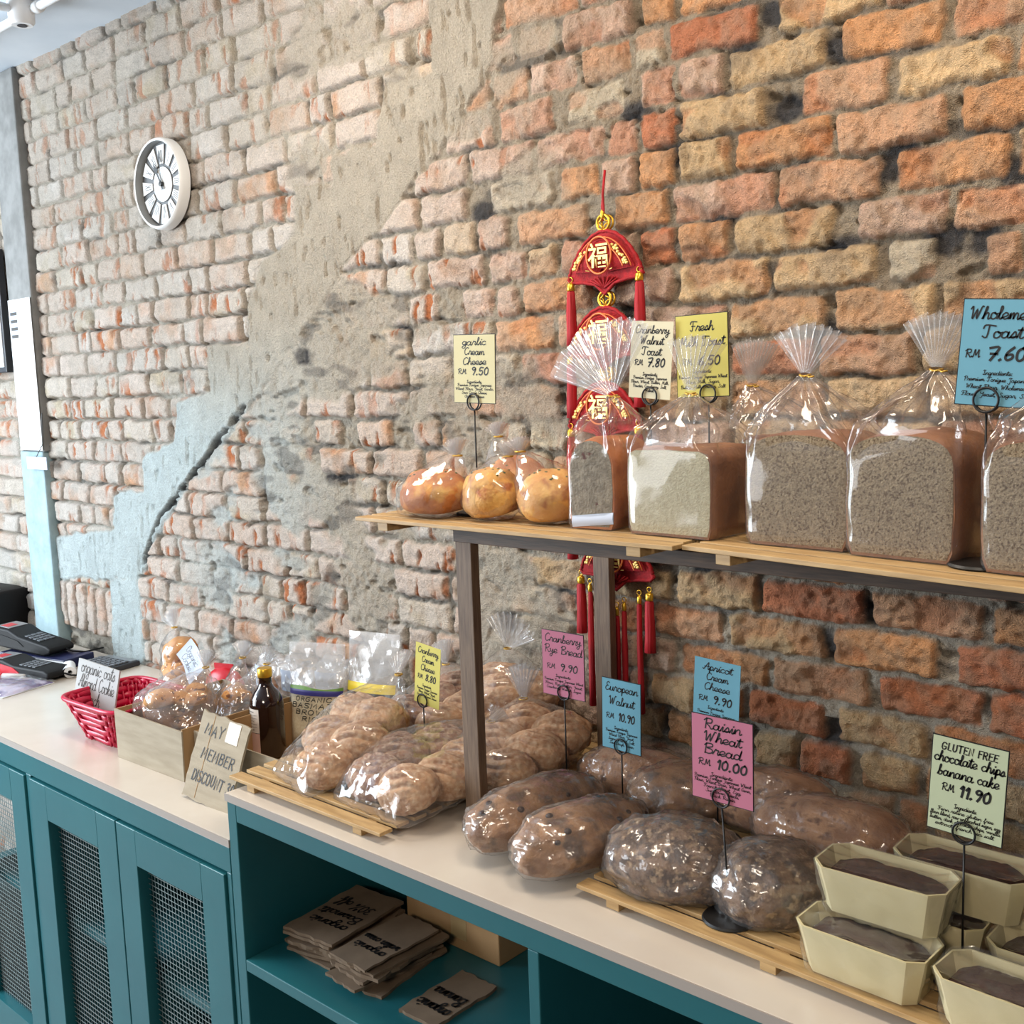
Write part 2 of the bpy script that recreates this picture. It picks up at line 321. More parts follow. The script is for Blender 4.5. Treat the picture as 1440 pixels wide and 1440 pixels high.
# ------------------------------------------------------------------ brick wall
def build_wall():
    rng = np.random.default_rng(11); tab = rng.random((256, 256))
    def vn(x, y, sd):
        x = x+sd*17.37; y = y+sd*9.71
        xi = np.floor(x).astype(int); yi = np.floor(y).astype(int); fx = x-xi; fy = y-yi
        fx = fx*fx*(3-2*fx); fy = fy*fy*(3-2*fy)
        g = lambda a, b: tab[a & 255, b & 255]
        return (g(xi, yi)*(1-fx)+g(xi+1, yi)*fx)*(1-fy)+(g(xi, yi+1)*(1-fx)+g(xi+1, yi+1)*fx)*fy
    def fbm(x, y, sd, o=4):
        r = 0; a = 0.5
        for i in range(o): r = r+a*vn(x*2**i, y*2**i, sd+i*3.1); a *= 0.5
        return r/(1-0.5**o)
    def ss(a, b, x):
        t = np.clip((x-a)/(b-a), 0, 1); return t*t*(3-2*t)
    xs = np.concatenate([np.arange(-5.4, -3.75, .02), np.arange(-3.75, -2.0, .0046), np.arange(-2.0, -.28, .0031), np.arange(-.28, 1.2, .02)])
    zs = np.concatenate([np.arange(0, .86, .05), np.arange(.86, 2.75, .0033), np.array([2.8])])
    X, Z = np.meshgrid(xs, zs); sh = X.shape; x = X.ravel(); z = Z.ravel()
    xw = x+.012*(fbm(x*18, z*18, 1, 3)-.5)+.007*(fbm(x*70, z*70, 2, 2)-.5)
    zw = z+.014*(fbm(x*14, z*14, 3, 3)-.5)+.008*(fbm(x*60, z*60, 4, 2)-.5)
    p0, pitch = 1.0055, .0661
    row = np.floor((zw-p0)/pitch+.5).astype(int)
    T = '0:-758,-657,c,-648,-602,s;1:-1075,-1020,o,-899,-824,t,-816,-724,r,-709,-617,t;2:-1109,-1013,t,-913,-773,r,-748,-604,t;3:-1045,-871,o,-863,-696,s,-679,-523,r,-513,-345,r;4:-1103,-959,s,-945,-773,t,-754,-591,o,-561,-400,r;5:-1049,-892,t,-690,-525,s,-509,-350,o;6:-2149,-2043,r,-1987,-1865,p;7:-2185,-1991,c,-1957,-1830,c;8:-2197,-2088,c,-2048,-1867,s;9:-2065,-1972,t,-1903,-1791,s,-1717,-1646,p,-1482,-1393,c,-1384,-1293,c;10:-1727,-1629,P,-1622,-1479,o,-1476,-1308,s;11:-1723,-1601,c,-1403,-1289,r;12:-1964,-1914,o,-1852,-1718,t,-1463,-1322,o,-939,-774,t,-756,-600,t;13:-1982,-1885,o,-1871,-1722,p,-1714,-1631,P,-1558,-1470,P,-1395,-1229,o,-1190,-1047,p,-1034,-868,t,-856,-688,t,-670,-600,c,-530,-480,s;14:-1654,-1498,p,-1481,-1383,p,-1377,-1309,t,-1113,-1046,r,-926,-761,t,-718,-586,p,-573,-412,s;15:-1684,-1617,p,-1599,-1515,t,-1505,-1425,P,-1400,-1234,o,-1172,-1057,o,-848,-681,s,-659,-501,o;16:-1661,-1536,p,-1464,-1313,c,-1296,-1206,o,-1115,-1043,o,-929,-759,o,-748,-588,s,-564,-405,o;17:-1683,-1530,P,-1518,-1362,P,-1350,-1193,p,-1108,-1042,r,-809,-674,s,-658,-503,t;18:-1587,-1461,P,-1439,-1311,p,-1270,-1148,c,-1106,-1041,P,-933,-772,t,-746,-594,o,-579,-420,s;19:-1929,-1777,P,-1451,-1366,s,-1360,-1245,P,-1232,-1131,s,-1050,-882,r,-845,-693,t;20:-1933,-1777,s,-1384,-1294,c,-1277,-1124,p,-1101,-1039,o;21:-1980,-1824,P,-1818,-1687,c,-1654,-1600,c;22:-1930,-1775,P,-1755,-1607,P'
    known = {}
    for part in T.split(';'):
        r, l = part.split(':'); q = l.split(',')
        known[int(r)] = [(int(q[i])/1000, int(q[i+1])/1000, q[i+2]) for i in range(0, len(q), 3)]
    pal = {'r': (198, 128, 94), 'o': (216, 160, 114), 's': (210, 164, 130), 't': (214, 182, 140), 'p': (210, 176, 154), 'P': (214, 184, 164), 'c': (206, 192, 168), 'w': (212, 206, 198)}
    palL = {k: np.array(RGB(v)[:3]) for k, v in pal.items()}
    rnd = random.Random(5)
    def pick(a):
        m = a
        if m > -1.1: return rnd.choice('oossttrp')
        if m > -1.7: return rnd.choice('ppPsotcP')
        return rnd.choice('PPccwwpPs')
    n = x.size
    lo = np.zeros(n); hi = np.zeros(n); col = np.zeros((n, 3)); br = np.zeros(n); bid = np.zeros(n)
    for r in range(-16, 28):
        L = [(a, b, k, 1) for a, b, k in known.get(r, [])]
        full = []; cur = -5.6+rnd.random()*.17
        L.sort(); stops = L+[(1.4, 9, 'o', 1)]
        for a, b, k, _ in stops:
            while cur < a-.012:
                gap = a-.012-cur
                if gap < .05: break
                ln = rnd.choice([.163, .158, .168, .15, .172, .16, .08]) if cur > -2.2 else rnd.choice([.16, .08, .155, .165, .12])
                if gap < ln+.05: ln = gap if gap < .19 else gap/2-.006
                full.append((cur, cur+ln, pick(cur), 0)); cur += ln+.012
            if a < 1.3: full.append((a, b, k, 1)); cur = b+.012
        m = row == r
        if not m.any(): continue
        A = np.array([f[0] for f in full]); B = np.array([f[1] for f in full])
        C = np.array([palL[f[2]]*(.9+.2*rnd.random()) for f in full]); R = np.array([rnd.random() for f in full])
        mid = (A[1:]+B[:-1])/2
        i = np.searchsorted(mid, xw[m])
        lo[m] = A[i]; hi[m] = B[i]; col[m] = C[i]; br[m] = R[i]; bid[m] = i+r*97
    # soldier course low on the far left
    cz = p0+pitch*row; hz = np.full(n, .0284)
    # polygons of old plaster
    def inside(poly):
        px = x+.03*(fbm(x*20, z*20, 21, 3)-.5); pz = z+.03*(fbm(x*20, z*20, 22, 3)-.5)
        c = np.zeros(n, bool); j = len(poly)-1
        for i in range(len(poly)):
            xi, zi = poly[i]; xj, zj = poly[j]
            t = ((zi > pz) != (zj > pz)); d = (zj-zi) or 1e-9
            c ^= t & (px < (xj-xi)*(pz-zi)/d+xi); j = i
        return c
    scar = inside([(-1.6, 2.9), (-1.617, 2.335), (-1.756, 2.343), (-1.788, 2.217), (-1.948, 2.228), (-1.949, 2.159), (-2.078, 2.177), (-2.088, 2.065), (-2.229, 2.013), (-2.304, 1.924), (-2.315, 1.828), (-2.489, 1.818), (-2.488, 1.716), (-2.667, 1.671), (-2.699, 1.573), (-2.858, 1.53), (-2.873, 1.426), (-3.04, 1.408), (-3.071, 1.298), (-3.487, 1.253), (-3.498, 1.109), (-2.932, 1.158), (-2.857, 1.261), (-2.655, 1.436), (-2.351, 1.641), (-2.189, 1.754), (-2.083, 1.834), (-1.94, 1.962), (-1.789, 2.046), (-1.649, 2.145), (-1.532, 2.223), (-1.451, 2.314), (-1.3, 2.9)])
    stub = inside([(-3.104, 1.141), (-2.932, 1.158), (-2.949, 0.857), (-3.142, 0.854)])
    pl2 = inside([(-1.94, 1.97), (-1.80, 1.893), (-1.9, 1.775), (-1.96, 1.681), (-2.097, 1.683), (-2.247, 1.615), (-2.334, 1.65), (-2.083, 1.834)])
    sold = (x > -3.5) & (x < -3.12) & (z > .84) & (z < 1.11)
    k = np.floor(xw[sold]/.062); lo[sold] = k*.062+.006; hi[sold] = k*.062+.056; cz[sold] = 1.03; hz[sold] = .075
    col[sold] = palL['P']*.95
    # smooth masks by blurring over the grid
    def blur(b, it=2):
        a = b.reshape(sh).astype(float)
        for _ in range(it):
            a[1:-1, 1:-1] = (a[1:-1, 1:-1]*2+a[:-2, 1:-1]+a[2:, 1:-1]+a[1:-1, :-2]+a[1:-1, 2:])/6
        return a.ravel()
    pm = blur(scar | stub, 3); p2 = blur(pl2, 6)
    w = np.clip(1.0*ss(-1.0, -1.9, x)+.5*(fbm(x*3, z*3, 31, 3)-.5), 0, 1)     # old limewash left on the bricks
    # loose plaster patches over the lower left part
    mid = ss(1.85, 1.6, z)*ss(-2.75, -2.45, x)
    smear = ss(.55-.07*mid, .67-.07*mid, fbm(x*6, z*9, 41, 4))*ss(-1.05, -1.5, x)*(.75-.55*ss(-2.0, -2.4, x)*(1-mid)+.1*mid)
    smear = np.maximum(smear, .30*ss(1.9, 2.2, z)*ss(-1.5, -2.0, x)*ss(.3, .6, fbm(x*5, z*5, 43, 3)))
    smear = np.maximum(smear, p2*.9)
    hw = (hi-lo)/2; cx = (hi+lo)/2; rc = .0075
    hz = hz+.004*(br-.5)+.0016*ss(-1.6, -2.2, x)
    dx = np.abs(xw-cx)-hw+rc; dz = np.abs(zw-cz)-hz+rc
    sd = np.hypot(np.maximum(dx, 0), np.maximum(dz, 0))+np.minimum(np.maximum(dx, dz), 0)-rc
    rough = fbm(x*45, z*45, 51, 4)-.5; fine = fbm(x*160, z*160, 52, 3)-.5
    sd = sd+.006*rough
    b = ss(.0020, -.0024, sd)*(1-.85*smear)*(1-pm)
    # broken-away corners and hollows of some bricks
    brk = ss(.54, .64, fbm(x*11+bid*.37, z*13, 61, 3))*(1-w)
    chips = ss(.61+.03*ss(1.85, 2.1, z)+.025*ss(-2.1, -1.6, x), .68+.03*ss(1.85, 2.1, z)+.025*ss(-2.1, -1.6, x), fbm(x*55, z*13+bid*3.1, 62, 3))*ss(.15, .6, w)*b*ss(.42, .6, fbm(x*4, z*7, 63, 3)+.1)
    gouge = ss(.70, .76, fbm(x*75, z*20, 64, 2))*(pm+smear*.4)
    prof = ss(0, -.009, sd)
    h = -.004+.016*rough+.007*fine+.014*(fbm(x*5+3, z*9, 69, 2)-.5)
    face = .006+.006*prof+.006*(br-.5)+.007*(fbm(x*22+bid*1.3, z*26, 65, 4)-.5)*(1-.5*w)+.0028*fine-.007*brk
    cham = (np.abs(fbm(x*30+z*24, z*30-x*10, 66, 3)-.5)*.024+np.abs(vn(x*75-z*40, z*80+x*30, 68)-.5)*.008)*(1-.55*w)
    face = face-cham+.002
    h = h*(1-b)+face*b
    h = h*(1-pm)+(.011+.006*rough+.003*fine+.006*(fbm(x*6, z*6, 67, 2)-.5))*pm
    h = h*(1-.6*smear)+(.006+.010*rough+.004*fine)*.6*smear
    h -= .006*chips+.006*gouge
    # deep holes in the joints
    hole = ss(.66, .74, fbm(x*15, z*34, 71, 3))*(1-b)*(1-pm)
    h += .005*(1-b)*(1-pm)*ss(-2.5, -2.0, x)*ss(-.9, -1.3, x)
    h -= .012*hole+.006*ss(-1.5, -2.2, x)*(1-b)*(1-pm)*(1-smear)
    # crack along the right edge of the plaster scar
    cr = [(-2.339, 1.665), (-2.507, 1.553), (-2.681, 1.435), (-2.82, 1.326), (-2.904, 1.214)]
    dmin = np.full(n, 9.)
    for i in range(len(cr)-1):
        ax, az = cr[i]; ex, ez = cr[i+1][0]-ax, cr[i+1][1]-az
        t = np.clip(((x-ax)*ex+(z-az)*ez)/(ex*ex+ez*ez), 0, 1)
        dmin = np.minimum(dmin, np.hypot(x-ax-t*ex, z-az-t*ez))
    crack = ss(.009+.005*ss(1.52, 1.62, z), .002, dmin+.024*rough+.006*(vn(x*30, z*30, 72)-.5))
    h -= .020*crack
    # colours of brick, mortar, plaster; plaster turns bluer at the lower left
    mort = np.array(RGB((158, 144, 124))[:3]); mort2 = np.array(RGB((182, 174, 160))[:3]); plas = np.array(RGB((182, 172, 156))[:3])
    dark = np.array(RGB((72, 70, 70))[:3]); raw = np.array(RGB((196, 122, 80))[:3]); wash = np.array(RGB((216, 206, 196))[:3]); pblue = np.array(RGB((196, 208, 208))[:3])
    v = (.82+.36*fbm(x*30+bid, z*30, 81, 4))[:, None]
    wl = np.maximum(ss(-.9, -2.3, x), .9*ss(1.55, 1.3, z))[:, None]
    mc = (mort*(1-wl)+mort2*wl)*(.8+.4*fbm(x*80, z*80, 82, 3))[:, None]
    bc = col*v
    bc = bc*(1-brk[:, None]*.5)+raw*v*brk[:, None]*.5
    ww = (w*ss(.30, .62, fbm(x*16, z*16+bid, 83, 4)+.12*w))[:, None]*.82
    bc = bc*(1-ww)+wash*ww*(.9+.2*fbm(x*50, z*50, 84, 2))[:, None]
    bc = bc*(1-chips[:, None])+raw*v*chips[:, None]
    tex = ss(.35, .7, fbm(x*40, z*40, 85, 3)*(1-.0*w))[:, None]*.36*(1-ww)
    bc = bc*(1-tex)+mort*1.05*tex
    bb = b[:, None]; c = mc*(1-bb)+bc*bb
    bl = (ss(1.95, 1.55, z+.25*(fbm(x*4, z*4, 89, 2)-.5))*ss(-1.9, -2.4, x))[:, None]; plas = plas*(1-bl)+pblue*bl
    pmn = np.maximum(pm, .75*smear)[:, None]
    c = c*(1-pmn)+plas*(.86+.28*fbm(x*26, z*26, 86, 4))[:, None]*pmn
    dk = np.zeros(n)
    for qx, qz in [(-.75, 2.192), (-.906, 2.216), (-.856, 2.263), (-.651, 2.021), (-.808, 2.014), (-.677, 2.0), (-.492, 1.972), (-1.122, 2.162), (-1.493, 2.04), (-.961, 1.974), (-1.567, 1.394), (-2.026, 1.258), (-.749, 1.894), (-.587, 1.892), (-.772, 1.766), (-.832, 2.12), (-1.043, 2.078), (-.528, 1.886), (-.989, 1.93), (-1.736, 1.816), (-2.087, 1.784), (-1.546, 1.792), (-1.138, 1.822), (-.765, 1.271), (-.758, 1.123), (-.7, 1.331), (-1.303, 1.287), (-1.454, 1.225), (-.997, 1.372), (-1.976, 1.533), (-2.0, 1.50), (-1.95, 1.505)]:
        e = np.hypot((x-qx)/1.5, z-qz); dk = np.maximum(dk, ss(.030, .014, e+.022*rough))
    dk = np.maximum(dk*(1-.75*b), crack*.9)
    dk = np.maximum(dk, ss(.60, .70, fbm(x*9, z*22, 88, 3))*(1-b)*(1-pm)*.6)
    c = c*(1-dk[:, None])+dark*(.8+.4*fbm(x*60, z*60, 87, 2))[:, None]*dk[:, None]
    c = np.clip(c, 0, 1)
    y = -h
    nx, nzz = len(xs), len(zs)
    co = np.empty((n, 3), np.float32); co[:, 0] = x; co[:, 1] = y; co[:, 2] = z
    idx = (np.arange(nzz-1)[:, None]*nx+np.arange(nx-1)[None, :]).ravel()
    quads = np.stack([idx, idx+1, idx+1+nx, idx+nx], 1).astype(np.int32)
    me = bpy.data.meshes.new('wall_back'); nq = len(quads)
    me.vertices.add(n); me.vertices.foreach_set('co', co.ravel())
    me.loops.add(nq*4); me.loops.foreach_set('vertex_index', quads.ravel())
    me.polygons.add(nq); me.polygons.foreach_set('loop_start', np.arange(0, nq*4, 4, dtype=np.int32)); 
    me.update(calc_edges=True)
    me.polygons.foreach_set('use_smooth', np.ones(nq, bool))
    at = me.color_attributes.new('Col', 'FLOAT_COLOR', 'POINT')
    rgba = np.ones((n, 4), np.float32); rgba[:, :3] = c; at.data.foreach_set('color', rgba.ravel())
    m = bpy.data.materials.new('old_brick'); m.use_nodes = True; t = NT(m); bs = t.n['Principled BSDF']
    bs.inputs['Roughness'].default_value = .92; bs.inputs['Specular IOR Level'].default_value = .25
    a = t.add('ShaderNodeVertexColor'); a.layer_name = 'Col'
    tc = t.add('ShaderNodeTexCoord'); n1 = t.add('ShaderNodeTexNoise', Scale=260, Detail=5); t.link(tc, 'Object', n1, 'Vector')
    n2 = t.add('ShaderNodeTexNoise', Scale=700, Detail=2); t.link(tc, 'Object', n2, 'Vector')
    mr = t.add('ShaderNodeMapRange'); mr.inputs['To Min'].default_value = .58; mr.inputs['To Max'].default_value = 1.42; t.link(n1, 'Fac', mr, 'Value')
    mx = t.add('ShaderNodeMixRGB', blend_type='MULTIPLY'); mx.inputs['Fac'].default_value = 1; t.link(a, 'Color', mx, 'Color1'); t.link(mr, 'Result', mx, 'Color2')
    t.link(mx, 'Color', bs, 'Base Color')
    ad = t.add('ShaderNodeMath', operation='ADD'); t.link(n1, 'Fac', ad, 0); t.link(n2, 'Fac', ad, 1)
    bp = t.add('ShaderNodeBump', Strength=1.0, Distance=.007); t.link(ad, 'Value', bp, 'Height'); t.link(bp, 'Normal', bs, 'Normal')
    me.materials.append(m)
    o = bpy.data.objects.new('wall_back', me); COL.objects.link(o); return struct(o)
build_wall()

# pillar, ceiling, floor
mb = MB(); mb.box((-3.60, -.03, 1.53), (-3.435, .05, 2.72), bev=.006); struct(mb.obj('trim_1', 'pillar_render'))
mb = MB(); mb.box((-3.61, -.032, 0), (-3.445, .05, 1.53), bev=.006); struct(mb.obj('trim_2', 'pillar_paint'))
mb = MB(); mb.box((-5.4, -5.2, 2.722), (1.2, .1, 2.80)); struct(mb.obj('ceiling', 'ceiling_white'))
mb = MB(); mb.box((-5.4, -5.2, -.06), (1.2, .1, 0)); struct(mb.obj('floor', 'floor_tile'))

# ceiling conduit with a round box
t = thing('conduit_pipe', 'white conduit pipe with a round junction box under the ceiling, top left corner', 'pipe', (-2.867, -.25, 2.69))
MB().tube([(-1.0, .015, .008), (1.4, .02, .008)], .011, 10).tube([(.0, -.02, .008), (.035, -1.2, .008)], .011, 10).obj('pipe', 'plastic_white', t, True)
b_ = sharp(MB().lathe([(.0, -.028), (.026, -.028), (.032, -.02), (.034, .03)], 24).obj('junction_box', 'plastic_white', t))
MB().lathe([(.0, -.0285), (.012, -.0285), (.013, -.0295), (.0, -.0295)], 16).obj('knockout_hole', 'dark_plastic', b_)
b2 = [MB().tube([(e-.012, .018, .008), (e+.012, .018, .008)], .015, 10).obj('coupling', 'plastic_white', t, True) for e in (-.058, .058)]

# notices on the pillar
t = thing('paper_notice', 'tall white paper sheet fixed to the grey pillar beside the brick wall', 'notice', (-3.515, -.0335, 1.78))
MB().box((-.078, -.0012, -.245), (.08, 0, .24)).obj('sheet', 'paper_white', t)
q = MB().box((-.07, -.0022, .10), (-.012, -.0012, .225)).obj('printed_panel', 'paper_lilac', t); q['label'] = 'small bluish printed panel'
mb = MB()
for i in range(4): mb.box((-.065, -.0028, .118+.024*i), (-.018, -.0022, .128+.024*i))
mb.obj('print', 'faint_ink', t)
MB().box((.0, -.0018, -.03), (.035, -.0012, -.015)).obj('stamp', 'paper_lilac', t)
t = thing('hanging_tag', 'small grey card hanging on a cord beside the white paper notice', 'tag', (-3.45, -.05, 1.495))
MB().box((-.07, -.001, -.02), (.07, .001, .02)).obj('card', 'paper_lilac', t)
MB().tube([(.0, 0, .02), (.025, .012, .06), (.022, .02, .16)], .0015, 6).obj('cord', 'black_metal', t)
t = thing('framed_board', 'white board in a dark frame on the brick wall left of the pillar', 'framed picture', (-3.78, -.03, 1.99))
MB().box((-.15, -.012, -.2), (.15, .012, .2), bev=.003).obj('frame', 'dark_plastic', t)
MB().box((-.132, -.0145, -.182), (.138, -.012, .186)).obj('panel', 'paper_white', t)

# ------------------------------------------------------------------ wall clock
def build_clock():
    t = thing('wall_clock', 'round white wall clock with a deep rim and roman numeral plates on brick', 'clock', (-2.62, -.012, 2.252), rot=(rad(90), 0, 0))
    # local: x right, y up, z toward the room
    R = .117
    sharp(MB().lathe([(R-.006, 0), (R, .004), (R, .024), (R-.002, .031), (R-.005, .034), (R-.0085, .032)], 64, cap=False).obj('rim', 'clock_body', t))
    MB().lathe([(R-.0085, .032), (R-.0095, .011)], 64, cap=False).obj('inner_wall', 'clock_inside_shade', t, True)  # inner side of the rim, its shade painted in as a darker grey
    MB().lathe([(0, .006), (R-.009, .006), (R-.009, .011), (0, .011)], 48).obj('dial', 'clock_grey', t)
    MB().lathe([(0, .012), (.044, .012), (.0445, .0145), (.041, .0155), (.040, .0145), (0, .0145)], 48).obj('centre_disc', 'clock_face', t)
    NUM = ['XII', 'I', 'II', 'III', 'IIII', 'V', 'VI', 'VII', 'VIII', 'IX', 'X', 'XI']
    for k in range(12):
        M = Matrix.Rotation(-k*PI/6, 4, 'Z')
        MB().add([(-.0085, .052, .012), (.0085, .052, .012), (.0185, .100, .012), (-.0185, .100, .012), (-.0085, .052, .0145), (.0085, .052, .0145), (.0185, .100, .0145), (-.0185, .100, .0145)],
                 [(4, 5, 6, 7), (0, 1, 5, 4), (1, 2, 6, 5), (2, 3, 7, 6), (3, 0, 4, 7)], M).obj('numeral_plate', 'clock_face', t)
        mb = MB(); s = NUM[k]; w = {'I': .005, 'V': .010, 'X': .010}; x = -sum(w[c] for c in s)/2
        def bar(x0, y0, x1, y1, h=.0009):
            d = Vector((x1-x0, y1-y0, 0)).normalized(); p = Vector((-d.y, d.x, 0))*h
            a, b = Vector((x0, y0, .0149)), Vector((x1, y1, .0149)); mb.add([a-p, a+p, b+p, b-p], [(0, 1, 2, 3)], M)
        for c in s:
            e = w[c]
            if c == 'I': bar(x+e/2, .057, x+e/2, .087, .0011)
            if c == 'V': bar(x+.001, .087, x+e/2, .057, .0012); bar(x+e-.001, .087, x+e/2, .057)
            if c == 'X': bar(x+.001, .087, x+e-.001, .057, .0012); bar(x+.001, .057, x+e-.001, .087)
            x += e
        mb.obj('numeral', 'numeral_grey', t)
    def hand(name, ang, L, w):
        M = Matrix.Rotation(-ang, 4, 'Z')
        MB().add([(-w*.4, -.016, .019), (w*.4, -.016, .019), (w*.35, L*.55, .019), (w, L*.62, .019), (0, L, .019), (-w, L*.62, .019), (-w*.35, L*.55, .019)], [(0, 1, 2, 3, 4, 5, 6)], M).obj(name, 'black_metal', t)
    hand('hour_hand', rad(329), .066, .009); hand('minute_hand', rad(-2), .094, .0042)
    MB().lathe([(0, .024), (.006, .023), (.007, .012)], 16).obj('hub', 'black_metal', t)
build_clock()

# ------------------------------------------------------------------ red fan hanging
def han_mesh(txt, size):
    cu = bpy.data.curves.new('glyph', 'FONT'); cu.body = txt; cu.size = size; cu.align_x = 'CENTER'; cu.align_y = 'CENTER'; cu.extrude = .0012; cu.offset = .0004
    o = bpy.data.objects.new('glyph', cu); COL.objects.link(o)
    bpy.context.view_layer.update()
    me = bpy.data.meshes.new_from_object(o.evaluated_get(bpy.context.evaluated_depsgraph_get()))
    vs = [v.co.copy() for v in me.vertices]; fs = [tuple(p.vertices) for p in me.polygons]
    bpy.data.objects.remove(o); bpy.data.curves.remove(cu)
    if vs:
        xs = [v.x for v in vs]; ys = [v.y for v in vs]; mx, my = (max(xs)+min(xs))/2, (max(ys)+min(ys))/2
        vs = [(v.x-mx, -v.z, v.y-my) for v in vs]
    return vs, fs
def build_fans():
    t = thing('fan_hanging', 'red felt hanging of gold-lettered fans with tassels on the brick wall', 'wall hanging', (-1.178, -.024, 1.90))
    X0, Z0 = -1.178, 1.90
    G = han_mesh('福', .046)
    def ring(mb, cx, cz, r, tr, y=-.004, sx=1.0, n=28): mb.tube([(cx+r*sx*math.cos(2*PI*k/n), y, cz+r*math.sin(2*PI*k/n)) for k in range(n)], tr, 8, closed=True)
    def coin(cz):
        mb = MB(); ring(mb, 0, cz, .0135, .0026); 
        for k in range(4):
            a = k*PI/2; mb.tube([(.0125*math.cos(a), -.004, cz+.0125*math.sin(a)), (.006*math.cos(a+PI/4), -.005, cz+.006*math.sin(a+PI/4)), (.0125*math.cos(a+PI/2), -.004, cz+.0125*math.sin(a+PI/2))], .0015, 6)
        ring(mb, .004, cz, .0125, .002, y=.003); mb.obj('gold_coin', 'gold', t, True)
    def fan(cx, cz):
        # apex below; sector centred on cz
        bz = cz-.020; RX, RZ = .078, .072
        outline = []
        for k in range(61):
            a = PI*k/60; e = 1+.022*abs(math.sin(a*14))
            outline.append((cx-RX*e*math.cos(a), bz+RZ*e*math.sin(a)**1.65))
        outline += [(cx+.082, bz-.006), (cx+.076, bz-.012), (cx+.050, bz-.013), (cx+.022, bz-.018), (cx+.010, bz-.028), (cx, bz-.037), (cx-.010, bz-.028), (cx-.022, bz-.018), (cx-.050, bz-.013), (cx-.076, bz-.012), (cx-.082, bz-.006)]
        f = MB().prism(outline, -.007, .002).obj('fan', 'red_felt', t)
        mb = MB(); mb.tube([(x, -.006, z) for x, z in outline], .0034, 6, closed=True); mb.obj('scalloped_edge', 'red_felt', f, True)
        def P(a, s, d):           # a: degrees from straight up, s: share of the radius
            return (cx+RX*s*math.sin(rad(a)), -.007-d, bz+RZ*s*math.cos(rad(a))**1.55)
        mb = MB()
        def cu(u, v):
            a = -78+156*u; s_ = .10+.78*v
            e = math.sin(PI*min(max(u, .03), .97))**.4*math.sin(PI*min(max(v, .03), .97))**.5
            return P(a, s_, .016*e)
        mb.grid(cu, 30, 12).obj('cushion', 'red_felt', f, True)
        def arc(s_, a0, a1, tr, m, nm, d): mb = MB(); mb.tube([P(a0+(a1-a0)*k/20, s_, d) for k in range(21)], tr, 6); return mb.obj(nm, m, f, True)
        arc(.86, -76, 76, .0012, 'orange_band', 'gold_band', .009); arc(.68, -74, -24, .0012, 'orange_band', 'gold_band', .0145); arc(.68, 24, 74, .0012, 'orange_band', 'gold_band', .0145)
        for sd_ in (-1, 1):
         mb = MB(); rr = random.Random(3+sd_)
         for k in range(15):
            p = P(sd_*rr.uniform(24, 72), rr.uniform(.72, .82), .0125)
            mb.blob(lambda d: (p[0]+d.x*.0042, p[1]+d.y*.0018, p[2]+d.z*.0034), 1)
         mb.obj('gold_flower_pattern', 'gold_foil', f, True)
        mb = MB()
        for k in range(9):
            a = -70+140*k/8; mb.tube([P(a, .30, .014), P(a, .40, .0165)], .0009, 5)
        mb.obj('gold_stitch_pattern', 'gold_foil', f)
        n = 36; mb = MB(); mb.tube([(cx+.027*math.cos(2*PI*k/n), -.0225, cz+.010+.032*math.sin(2*PI*k/n)) for k in range(n)], .0018, 6, closed=True); mb.obj('gold_oval', 'orange_band', f, True)
        if G[0]: MB().add(G[0], G[1], Matrix.Translation((cx, -.0245, cz+.010))).obj('gold_character', 'gold_foil', f)
        mb = MB()
        for k in range(7):
            a = -72+144*k/6; mb.tube([(cx, -.0085, bz-.026), (cx+.03*math.sin(rad(a)), -.0095, bz-.014+.008*math.cos(rad(a)))], .0017, 5)
        mb.obj('rib_pattern', 'red_felt', f, True)
    def tassel(cx, top, L, w=.0095, y=-.008, capL=.018):
        mb = MB(); ring(mb, cx, top, .0045, .0009, y=y, n=14); mb.lathe([(.002, -.0045), (w*.75, -.008), (w*.8, -capL), (w*.7, -capL-.002)], 14, Matrix.Translation((cx, y, top)))
        c = mb.obj('tassel', 'red_thread', t, True); c.data.materials.clear(); c.data.materials.append(MATS['gold'])
        mb = MB(); mb.lathe([(w*.5, -capL), (w*.8, -capL-.006), (w*.95, -capL-L*.35), (w, -L*.8), (w*1.12, -L), (w*.4, -L-.001)], 18, Matrix.Translation((cx, y, top)))
        mb.v = [(v[0]+.0012*math.sin(v[2]*420+v[0]*900), v[1], v[2]) for v in mb.v]; mb.obj('skirt', 'red_thread', c, True)
    for i, dz in enumerate([1.916, 1.783, 1.650, 1.517, 1.380]):
        z = dz-Z0; x = (-1.176-.004*i if i < 4 else -1.165)-X0
        fan(x, z-.002)
        coin(z+.066)
        if i < 4:
            tassel(x-.076, z-.028, .118); tassel(x+.076, z-.022, .105)
    z = 1.380-Z0; x = .013
    tassel(x-.081, z-.034, .115); tassel(x+.074, z-.050, .115)
    for dx, dz_, L in [(-.060, -.048, .24), (-.028, -.072, .22), (.001, -.086, .2), (.018, -.075, .215), (.052, -.058, .225)]:
        tassel(x+dx, z+dz_, L, w=.0055)
    MB().tube([(0, -.004, .085), (.003, -.006, .105), (.001, -.005, .13), (.004, -.001, .172)], .0022, 8).tube([(0, -.004, .085), (-.002, -.004, .11), (.004, 0, .172)], .0018, 8).obj('hanging_cord', 'red_thread', t, True)
    MB().lathe([(.003, .088), (.0042, .092), (.0042, .1), (.003, .104)], 12, Matrix.Translation((0, -.005, 0))).obj('gold_bead', 'gold', t, True)
build_fans()

